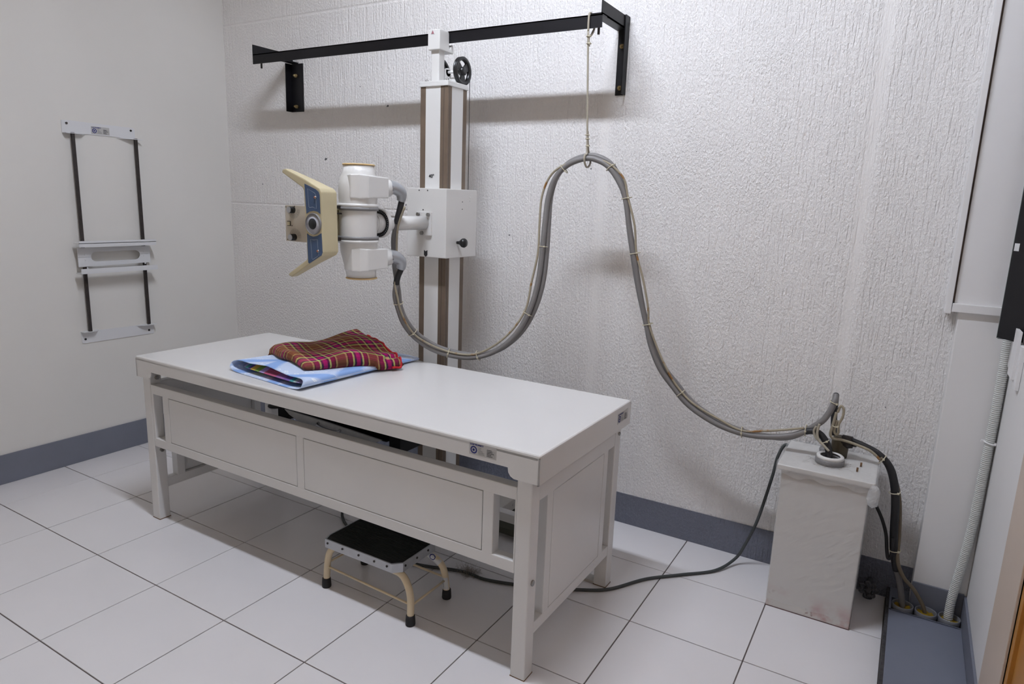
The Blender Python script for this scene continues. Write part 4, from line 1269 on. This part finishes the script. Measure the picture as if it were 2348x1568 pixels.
for hx, hy in ((3.2485, 0.984), (3.3225, 0.980), (3.396, 0.984)):
    bm = bmesh.new()
    lathe(bm, [(0.0325, 0.016), (0.0355, 0.016), (0.0355, 0.058), (0.0345, 0.060), (0.0325, 0.060), (0.0315, 0.058), (0.0315, 0.020)], (hx, hy, 0), n=32, cap=False)
    pp = new_obj('pipe_end', bm, M_pvc, dt)
    bm = bmesh.new()
    ring_n = 28
    cv = bm.verts.new((hx, hy, 0.048))
    rg = [[bm.verts.new((hx + rr * math.cos(2 * PI * k / ring_n), hy + rr * math.sin(2 * PI * k / ring_n), 0.044 + random.uniform(-0.005, 0.006))) for k in range(ring_n)] for rr in (0.012, 0.023, 0.0318)]
    for k in range(ring_n):
        j = (k + 1) % ring_n
        bm.faces.new((cv, rg[0][k], rg[0][j]))
        for a, b_ in ((0, 1), (1, 2)):
            bm.faces.new((rg[a][k], rg[b_][k], rg[b_][j], rg[a][j]))
    new_obj('foam_fill', bm, M_foam, pp, smooth=True)

# corrugated conduit rising from the duct
FXP = [(3.394, 0.988, 0.03), (3.393, 0.995, 0.075), (3.396, 1.004, 0.145), (3.408, 1.008, 0.28), (3.417, 1.009, 0.427), (3.419, 1.009, 0.589), (3.421, 1.009, 0.751), (3.421, 1.009, 0.95), (3.419, 1.009, 1.083), (3.418, 1.009, 1.20)]
raw = spline(FXP, 30)
# resample evenly
step = 0.0017
path = [raw[0].copy()]
acc = 0.0
for a, b_ in zip(raw, raw[1:]):
    L = (b_ - a).length
    s = step - acc
    while s <= L:
        path.append(a.lerp(b_, s / L)); s += step
    acc = L - (s - step)
fc = thing('flexible_conduit', 'white corrugated conduit climbing the corner from the duct', 'conduit', (3.394, 0.988, 0.03))
new_obj('corrugated_tube', sweep(bmesh.new(), path, lambda i, m: 0.0152 if (i // 2) % 2 == 0 else 0.0122, 14), M_flex, fc)
bm = sweep(bmesh.new(), [V((3.421, 1.009, 0.722)) + V((0.0168 * math.cos(2 * PI * k / 20), 0.0168 * math.sin(2 * PI * k / 20), -0.004 * math.cos(2 * PI * k / 20))) for k in range(20)], 0.0032, 8, closed=True)
box(bm, 3.395, 3.409, 1.005, 1.012, 0.722, 0.730, b=0.001)
box(bm, 3.432, 3.4395, 1.0, 1.012, 0.716, 0.726, b=0.001)
new_obj('conduit_clip', bm, M_trimw, fc)

# black panel hanging off the side wall, with the white trunking below it
bp0 = thing('black_board', 'tall black board fixed at a slant in the corner above conduit', 'board', (3.405, 0.88, 1.09))
a, b_ = V((3.381, 0.95)), V((3.4375, 0.86))
dn = (b_ - a).normalized(); nn = V((-dn.y, dn.x)) * 0.012
bm = bmesh.new()
prism(bm, [tuple(a), tuple(b_), tuple(b_ + nn * .2), tuple(a + nn)], 1.096, 2.45, axis='Z')
new_obj('board', bm, M_black, bp0)
bm = bmesh.new()
a2 = a - dn * 0.0022; nn2 = V((-dn.y, dn.x))
prism(bm, [tuple(a2), tuple(a), tuple(a + nn2 * 0.013), tuple(a2 + nn2 * 0.013)], 1.094, 2.45, axis='Z')
box(bm, 3.383, 3.436, 0.945 - 0.006, 0.945 + 0.004, 1.093, 1.0962)
new_obj('edge_strip', bm, mat('grey_edge_strip', S(116, 122, 120), 0.5), bp0)
bm = bmesh.new()
cs = a + dn * 0.006 - nn2 * 0.001
ce = a + dn * 0.026 - nn2 * 0.001
prism(bm, [tuple(cs), tuple(ce), tuple(ce + nn2 * 0.002), tuple(cs + nn2 * 0.002)], 1.378, 1.402, axis='Z')
new_obj('maker_label', bm, M_paperw, bp0)
trk = thing('wall_trunking', 'short white plastic cable trunking on the side wall under board', 'trunking', (3.43, 0.90, 0.99))
bm = bmesh.new()
prism(bm, [(1.020, 1.10), (1.000, 0.998), (0.84, 0.985), (0.80, 0.965), (0.76, 0.965), (0.76, 1.10)], 3.428, 3.4395, axis='X', bev=0.0015)
new_obj('trunking_body', bm, M_trimw, trk)
new_obj('trunking_cover', B((3.420, 3.4285, 0.80, 0.90, 0.99, 1.14), b=0.001), M_trimw, trk)

# ================================================================== CASSETTE HOLDER on the left wall
ch_ = thing('cassette_holder', 'white wall-mounted x-ray cassette holder on two dark rods', 'cassette holder', (XL, 0.35, 0.65))
XW = XL
bm = bmesh.new()
poly = [(0.147, 1.800), (0.160, 1.803), (0.515, 1.800), (0.521, 1.794), (0.521, 1.739), (0.455, 1.741), (0.43, 1.7435), (0.25, 1.7425), (0.225, 1.739), (0.146, 1.739)]
prism(bm, poly, XW, XW + 0.004, axis='X')
prism(bm, [(XW, 0.146), (XW + 0.034, 0.150), (XW + 0.034, 0.212), (XW + 0.022, 0.235), (XW, 0.26)], 1.738, 1.741, axis='Z')
prism(bm, [(XW, 0.42), (XW + 0.020, 0.455), (XW + 0.034, 0.485), (XW + 0.036, 0.545), (XW, 0.521)], 1.738, 1.741, axis='Z')
tpk = new_obj('top_bracket', bm, M_holder, ch_)
property_sticker(tpk and ch_, lambda a, b_, l: V((XW + 0.0045 + l, 0.289 + a, 1.748 + b_)), 0.094, 0.038, V((1, 0, 0)))
for y, z in ((0.170, 1.788), (0.499, 1.785)):
    q = bmesh.new(); cyl(q, (XW + 0.003, y, z), (XW + 0.008, y, z), 0.0055, n=10)
    new_obj('screw', q, M_rod, tpk)
bm = bmesh.new()
poly = [(0.146, 0.716), (0.150, 0.654), (0.158, 0.650), (0.548, 0.650), (0.548, 0.700), (0.47, 0.708), (0.215, 0.712)]
prism(bm, poly, XW, XW + 0.004, axis='X')
prism(bm, [(XW, 0.145), (XW + 0.032, 0.150), (XW + 0.034, 0.205), (XW + 0.018, 0.225), (XW, 0.24)], 0.712, 0.715, axis='Z')
prism(bm, [(XW, 0.445), (XW + 0.016, 0.46), (XW + 0.034, 0.49), (XW + 0.036, 0.550), (XW, 0.548)], 0.706, 0.709, axis='Z')
btk = new_obj('bottom_bracket', bm, M_holder, ch_)
for y, z in ((0.166, 0.672), (0.520, 0.672)):
    q = bmesh.new(); cyl(q, (XW + 0.003, y, z), (XW + 0.006, y, z), 0.006, n=10)
    new_obj('screw', q, M_ink, btk)
RXo = XW + 0.022
for y in (0.186, 0.512):
    bm = B((RXo - 0.0075, RXo + 0.0075, y - 0.0075, y + 0.0075, 0.712, 1.744), b=0.002)
    new_obj('rod', bm, M_rod, ch_)
# sliding carriage: back plate with an oblong hole, a channel lip above and below
bm = bmesh.new()
XP = XW + 0.032
y0, y1, z0, z1 = 0.150, 0.540, 1.031, 1.188
zc, hh = 1.1135, 0.026
oy0, oy1 = 0.246, 0.452
outer = []
inner = []
N = 40
for k in range(N):
    a_ = 2 * PI * k / N
    ca, sa = math.cos(a_), math.sin(a_)
    iy = (oy1 if ca >= 0 else oy0) + (hh * 1.15) * ca
    iz = zc + hh * sa
    inner.append((iy, iz))
    # ray to rectangle
    cy_, cz_ = (y0 + y1) / 2, zc
    dy_, dz_ = iy - cy_, iz - cz_
    s_ = min(((y1 - cy_) / dy_ if dy_ > 1e-9 else ((y0 - cy_) / dy_ if dy_ < -1e-9 else 1e9)), ((z1 - cz_) / dz_ if dz_ > 1e-9 else ((z0 - cz_) / dz_ if dz_ < -1e-9 else 1e9)))
    outer.append((cy_ + dy_ * s_, cz_ + dz_ * s_))
def ringplate(bm, outer, inner, xa, xb):
    rows = []
    for pts, x in ((outer, xa), (inner, xa), (inner, xb), (outer, xb)):
        rows.append([bm.verts.new((x, p[0], p[1])) for p in pts])
    n_ = len(outer)
    for r_ in range(4):
        a_, b2 = rows[r_], rows[(r_ + 1) % 4]
        for k in range(n_):
            j = (k + 1) % n_
            bm.faces.new((a_[k], a_[j], b2[j], b2[k]))
ringplate(bm, outer, inner, XP, XP + 0.003)
car = new_obj('carriage_plate', bm, M_holder, ch_)
new_obj('plate_joint', B((XP + 0.003, XP + 0.0034, y0, oy0 - 0.03, 1.1120, 1.1132), (XP + 0.003, XP + 0.0034, oy1 + 0.03, y1, 1.1165, 1.1177)), M_band, car)
new_obj('upper_lip', B((XP - 0.004, XP + 0.050, y0 - 0.012, y1 + 0.012, 1.186, 1.189), (XP + 0.047, XP + 0.050, y0 - 0.012, y1 + 0.012, 1.168, 1.200)), M_holder, car)
new_obj('lower_lip', B((XP - 0.004, XP + 0.050, y0 - 0.012, y1 + 0.012, 1.030, 1.033), (XP + 0.047, XP + 0.050, y0 - 0.012, y1 + 0.012, 1.033, 1.056)), M_holder, car)
for y, z in ((0.188, 1.125), (0.188, 1.100), (0.194, 1.055), (0.505, 1.130), (0.505, 1.106), (0.508, 1.065)):
    q = bmesh.new(); cyl(q, (XP + 0.002, y, z), (XP + 0.005, y, z), 0.0045, n=10)
    new_obj('rivet', q, M_holder, car)

# ================================================================== LINEN ON THE TABLE
def cloth_material(name, build, rough=0.85):
    m = bpy.data.materials.new(name); m.use_nodes = True
    t = NT(m)
    t.b.inputs['Roughness'].default_value = rough
    t.b.inputs['Specular IOR Level'].default_value = 0.2
    uv = t.n('ShaderNodeUVMap'); uv.uv_map = 'uv'
    build(t, uv.outputs['UV'])
    return m
def plaid(t, uv):
    sep = t.n('ShaderNodeSeparateXYZ'); t.l(uv, sep.inputs[0])
    br, tan_, mar, nav, mag, yg, dk = S(136, 82, 54), S(196, 172, 104), S(136, 30, 72), S(30, 34, 76), S(196, 10, 118), S(212, 226, 126), S(70, 36, 36)
    stops = [(0.0, br), (0.26, tan_), (0.31, dk), (0.35, mar), (0.47, yg), (0.52, nav), (0.58, mag), (0.70, nav), (0.76, yg), (0.81, mar), (0.92, dk), (0.95, tan_)]
    out = []
    for ax, n in (('X', 3.1), ('Y', 3.6)):
        f = t.math('FRACT', t.math('MULTIPLY', sep.outputs[ax], n))
        out.append(t.ramp(f, stops, 'CONSTANT'))
    c = t.mix(0.5, out[0], out[1])
    thr = t.math('MULTIPLY', t.math('ADD', t.math('SINE', t.math('MULTIPLY', sep.outputs['X'], 520)), t.math('SINE', t.math('MULTIPLY', sep.outputs['Y'], 520))), 0.11)
    c = t.mix(1.0, c, t.ramp(t.math('ADD', thr, 0.55), [(0.3, (0.55, 0.55, 0.55, 1)), (0.7, (1, 1, 1, 1))]), 'MULTIPLY')
    t.l(c, t.b.inputs['Base Color'])
def swirls(t, uv):
    base, mid, white = S(196, 210, 236), S(142, 174, 226), S(244, 247, 252)
    # soft crossing brush strokes
    mp = t.n('ShaderNodeMapping'); mp.inputs['Rotation'].default_value = (0, 0, 0.7); t.l(uv, mp.inputs['Vector'])
    w1 = t.n('ShaderNodeTexWave'); w1.inputs['Scale'].default_value = 1.25; w1.inputs['Distortion'].default_value = 1.6; t.l(mp.outputs[0], w1.inputs['Vector'])
    mp2 = t.n('ShaderNodeMapping'); mp2.inputs['Rotation'].default_value = (0, 0, -0.5); t.l(uv, mp2.inputs['Vector'])
    w2 = t.n('ShaderNodeTexWave'); w2.inputs['Scale'].default_value = 1.1; w2.inputs['Distortion'].default_value = 1.8; t.l(mp2.outputs[0], w2.inputs['Vector'])
    st_ = t.math('MAXIMUM', w1.outputs['Fac'], w2.outputs['Fac'])
    k = t.ramp(st_, [(0.86, (0, 0, 0, 1)), (0.95, (1, 1, 1, 1))])
    c = t.mix(k, base, mid)
    # small spiral curls: rings in a cell pattern
    vo = t.n('ShaderNodeTexVoronoi'); vo.inputs['Scale'].default_value = 30; t.l(uv, vo.inputs['Vector'])
    rg = t.math('SINE', t.math('MULTIPLY', vo.outputs['Distance'], 24))
    rk = t.ramp(rg, [(0.60, (0, 0, 0, 1)), (0.85, (1, 1, 1, 1))])
    lim = t.ramp(vo.outputs['Distance'], [(0.42, (1, 1, 1, 1)), (0.48, (0, 0, 0, 1))])
    inv = t.math('SUBTRACT', 1.0, k)
    c = t.mix(t.math('MULTIPLY', t.math('MULTIPLY', rk, lim), t.math('MULTIPLY', inv, 0.75)), c, white)
    # scattered flowers
    v2 = t.n('ShaderNodeTexVoronoi'); v2.inputs['Scale'].default_value = 6.5; t.l(uv, v2.inputs['Vector'])
    f1 = t.ramp(v2.outputs['Distance'], [(0.10, (1, 1, 1, 1)), (0.13, (0, 0, 0, 1))])
    c = t.mix(f1, c, S(170, 214, 214))
    f2 = t.ramp(v2.outputs['Distance'], [(0.045, (1, 1, 1, 1)), (0.06, (0, 0, 0, 1))])
    c = t.mix(f2, c, S(226, 176, 110))
    t.l(c, t.b.inputs['Base Color'])
def stripes(t, uv):
    sep = t.n('ShaderNodeSeparateXYZ'); t.l(uv, sep.inputs[0])
    f = t.math('FRACT', t.math('MULTIPLY', sep.outputs['X'], 1.0))
    st_ = [(0.0, S(150, 140, 176)), (0.10, S(72, 132, 132)), (0.15, S(86, 76, 140)), (0.19, S(196, 164, 76)), (0.26, S(120, 150, 70)), (0.33, S(166, 146, 196)), (0.40, S(170, 84, 112)), (0.58, S(140, 96, 150)), (0.70, S(110, 84, 150)), (0.78, S(70, 136, 138)), (0.83, S(150, 170, 168)), (0.87, S(132, 120, 150)), (0.95, S(70, 130, 136))]
    t.l(t.ramp(f, st_, 'CONSTANT'), t.b.inputs['Base Color'])
M_plaid = cloth_material('plaid_blanket_cloth', plaid, 0.9)
M_swirl = cloth_material('blue_swirl_cotton', swirls, 0.85)
M_stripe = cloth_material('striped_bright_cloth', stripes, 0.9)
M_red = mat('red_hem_stitching', S(176, 18, 30), 0.8)

def uv_grid_obj(name, rows, uvs, m, closed_u=False, parent=None, cap_v=None):
    """rows: list of lists of Vector; uvs alike; makes a quad mesh with a uv layer"""
    bm = bmesh.new()
    lay = bm.loops.layers.uv.new('uv')
    vs = [[bm.verts.new(p) for p in r_] for r_ in rows]
    nv, nu = len(rows), len(rows[0])
    for j in range(nv - 1):
        for i in range(nu if closed_u else nu - 1):
            i2 = (i + 1) % nu
            f = bm.faces.new((vs[j][i], vs[j][i2], vs[j + 1][i2], vs[j + 1][i]))
            f.smooth = True
            cs_ = ((j, i), (j, i + 1), (j + 1, i + 1), (j + 1, i))
            for lp_, (jj, ii) in zip(f.loops, cs_):
                lp_[lay].uv = uvs[jj][ii]
    return bm

# --- blue pillowcase: a flattened open tube lying on the table, mouth toward the table's front edge
ZB = ZT + 0.003
def case_prof(s_, v):
    return 0.86 + (0.10 * math.cos(s_ * 4.2 + 0.6) + 0.06 * math.sin(s_ * 7 + 1)) * (1 - v) + 0.04 * math.sin(5 * s_ + 5 * v)
def case_loop(v, n=64, inset=0.0, hscale=1.0):
    """loop in x,z at distance v from the mouth (0) to the closed end (1)"""
    xl = 0.768 + 0.012 * math.sin(3 * v) + inset
    xr = 1.232 + 0.028 * v - inset
    y = -0.048 + 0.655 * v
    h = (0.034 * (1 - v) ** 0.8 + 0.016) * hscale
    cx, hw = (xl + xr) / 2, (xr - xl) / 2
    pts, us = [], []
    for k in range(n):
        a_ = 2 * PI * k / n
        ca, sa = math.cos(a_), math.sin(a_)
        ex = 0.30
        px = math.copysign(abs(ca) ** ex, ca)
        pz = math.copysign(abs(sa) ** 0.62, sa)
        x = cx + hw * px
        top = 0.5 + 0.5 * pz
        prof = case_prof((x - cx) / hw, v)
        z = ZB + inset + top * h * prof
        yy = y + (0.016 if pz > 0 else -0.010) * abs(pz) * (1 - v)
        yy += (0.045 * (xr - x) / (xr - xl)) * (1 - v)
        pts.append(V((x, yy, z)))
    return pts
rows, uvs = [], []
NV = 34
for j in range(NV + 1):
    v = j / NV
    lp_ = case_loop(v)
    rows.append(lp_)
    uvs.append([((k / 64.0) * 1.0 + 0.0, v * 0.7) for k in range(65)])
# planar-ish uv so the pattern is not stretched at the rounded ends
uvs = [[((rows[j][k % 64].x) * 1.0 + (0.31 if (k % 64) > 32 else 0.0), rows[j][k % 64].y * 1.0 + rows[j][k % 64].z) for k in range(65)] for j in range(NV + 1)]
bm = uv_grid_obj('pillowcase', rows, uvs, M_swirl, closed_u=True)
o = new_obj('pillowcase', bm, M_swirl, recalc=True)
tag(o, 'light blue pillowcase with white curls lying open on the table', 'pillowcase')
sm = o.modifiers.new('cloth_thickness', 'SOLIDIFY'); sm.thickness = 0.0016; sm.offset = 1.0
# striped pillow roll inside the mouth
rows, uvs = [], []
for j in range(15):
    v = 0.03 + 0.5 * j / 14
    shrink = 0.88 if j > 0 else 0.3
    lp_ = case_loop(v, 64, 0.0075, 0.74)
    cx = sum(p.x for p in lp_) / 64
    cz = sum(p.z for p in lp_) / 64
    rows.append([V((cx + 0.015 + (p.x - cx) * (0.86 if j > 0 else 0.82), p.y, cz + (p.z - cz) * shrink)) for p in lp_])
    uvs.append([((rows[-1][k % 64].x - 0.80) / 0.44, v) for k in range(65)])
bm = uv_grid_obj('folded_cloth', rows, uvs, M_stripe, closed_u=True)
f = bm.faces.new([vv_ for vv_ in bm.verts[:][:64]]) if False else None
bm.verts.ensure_lookup_table()
lay = bm.loops.layers.uv['uv']
f = bm.faces.new([bm.verts[k] for k in range(64)])
for lp_ in f.loops:
    lp_[lay].uv = ((lp_.vert.co.x - 0.80) / 0.44, 0.0)
o = new_obj('folded_cloth', bm, M_stripe)
tag(o, 'multicoloured striped cloth folded inside the blue pillowcase', 'cloth')

# --- plaid blanket folded on top of it
CL, CF, CR, CB = V((0.722, 0.200)), V((1.120, 0.052)), V((1.315, 0.435)), V((0.910, 0.602))
def blanket_pt(u, v):
    # u from L/B side to F/R side, v from front edge (L-F) to back edge (B-R)
    p = CL.lerp(CF, u).lerp(CB.lerp(CR, u), v)
    nx = 0.012 * math.sin(5 * v + 1.0) * (1 - u) + 0.010 * math.sin(7 * u) * (1 - v)
    return V((p.x + nx, p.y + 0.008 * math.sin(6 * u + 2) * (1 - v)))
def case_top(x, y):
    v = min(max((y + 0.048) / 0.655, 0), 1)
    xl, xr = 0.768, 1.232 + 0.028 * v
    if x < xl - 0.01 or x > xr + 0.01:
        return ZT
    h = (0.034 * (1 - v) ** 0.8 + 0.016)
    cx, hw = (xl + xr) / 2, (xr - xl) / 2
    prof = case_prof((x - cx) / hw, v)
    e_ = max(0.0, 1 - abs((x - cx) / hw) ** 2.6) ** 0.5
    return ZB + h * prof * (0.5 + 0.5 * e_)
def blanket_top(u, v):
    h = 0.030 + 0.052 * v ** 1.3 * (1 - 0.55 * u) + 0.016 * u * (1 - v)
    h += 0.005 * math.sin(9 * v + 4 * u) + 0.0045 * math.sin(11 * u - 5 * v + 0.6) + 0.006 * math.sin(5 * u + 7 * v)
    h -= 0.012 * math.exp(-((u - 0.55 - 0.2 * v) / 0.10) ** 2) * v
    return h
NU, NVb = 56, 48
rows, uvs = [], []
rnd = []
def prof_edge(s):
    d_ = min(s, 1 - s)
    return min(1.0, (1 - (1 - min(d_ / 0.055, 1.0)) ** 2) ** 0.5)
top, bot, uvt = [], [], []
for j in range(NVb + 1):
    v = j / NVb
    rt_, rb_, ut_ = [], [], []
    for i in range(NU + 1):
        u = i / NU
        # squeeze samples near edges for a rounded rim
        uu = 0.5 - 0.5 * math.cos(PI * u); vv_ = 0.5 - 0.5 * math.cos(PI * v)
        uu = 0.5 * u + 0.5 * uu; vv_ = 0.5 * v + 0.5 * vv_
        p = blanket_pt(uu, vv_)
        base = case_top(p.x, p.y) + 0.0035
        e_ = prof_edge(uu) * prof_edge(vv_)
        mid = base + 0.5 * blanket_top(uu, vv_) * 0.8
        th = blanket_top(uu, vv_)
        rt_.append(V((p.x, p.y, base + th * (0.35 + 0.65 * e_))))
        rb_.append(V((p.x, p.y, base + th * 0.35 * (1 - e_))))
        ut_.append((uu * 0.95, vv_ * 0.86))
    top.append(rt_); bot.append(rb_); uvt.append(ut_)
bm = uv_grid_obj('b', top, uvt, M_plaid)
b2 = uv_grid_obj('b', bot, uvt, M_plaid)
for f in b2.faces: f.normal_flip()
me1 = bpy.data.meshes.new('tmp'); b2.to_mesh(me1); b2.free()
bm.from_mesh(me1)
bpy.data.meshes.remove(me1)
bmesh.ops.remove_doubles(bm, verts=bm.verts[:], dist=0.00005)
o = thing('plaid_blanket', 'folded brown and magenta plaid blanket with red hem on the pillowcase', 'blanket', (1.0, 0.32, 0.79))
cl_ = new_obj('blanket_cloth', bm, M_plaid, o)
# layered fold lines and the red stitched hem along the right edge
hem = [top[NVb - 2][i] + V((0.001, 0.003, 0.002)) for i in range(16, NU - 2)] + [top[j][NU] + V((0.005, 0.0, -0.004)) for j in range(NVb - 3, NVb - 10, -1)]
hem = [p + V((0.002 * math.sin(k * 1.3), 0, 0.002 * math.sin(k * 0.9))) for k, p in enumerate(hem)]
new_obj('red_hem', sweep(bmesh.new(), spline(hem[::2], 3), 0.0046, 8), M_red, o)
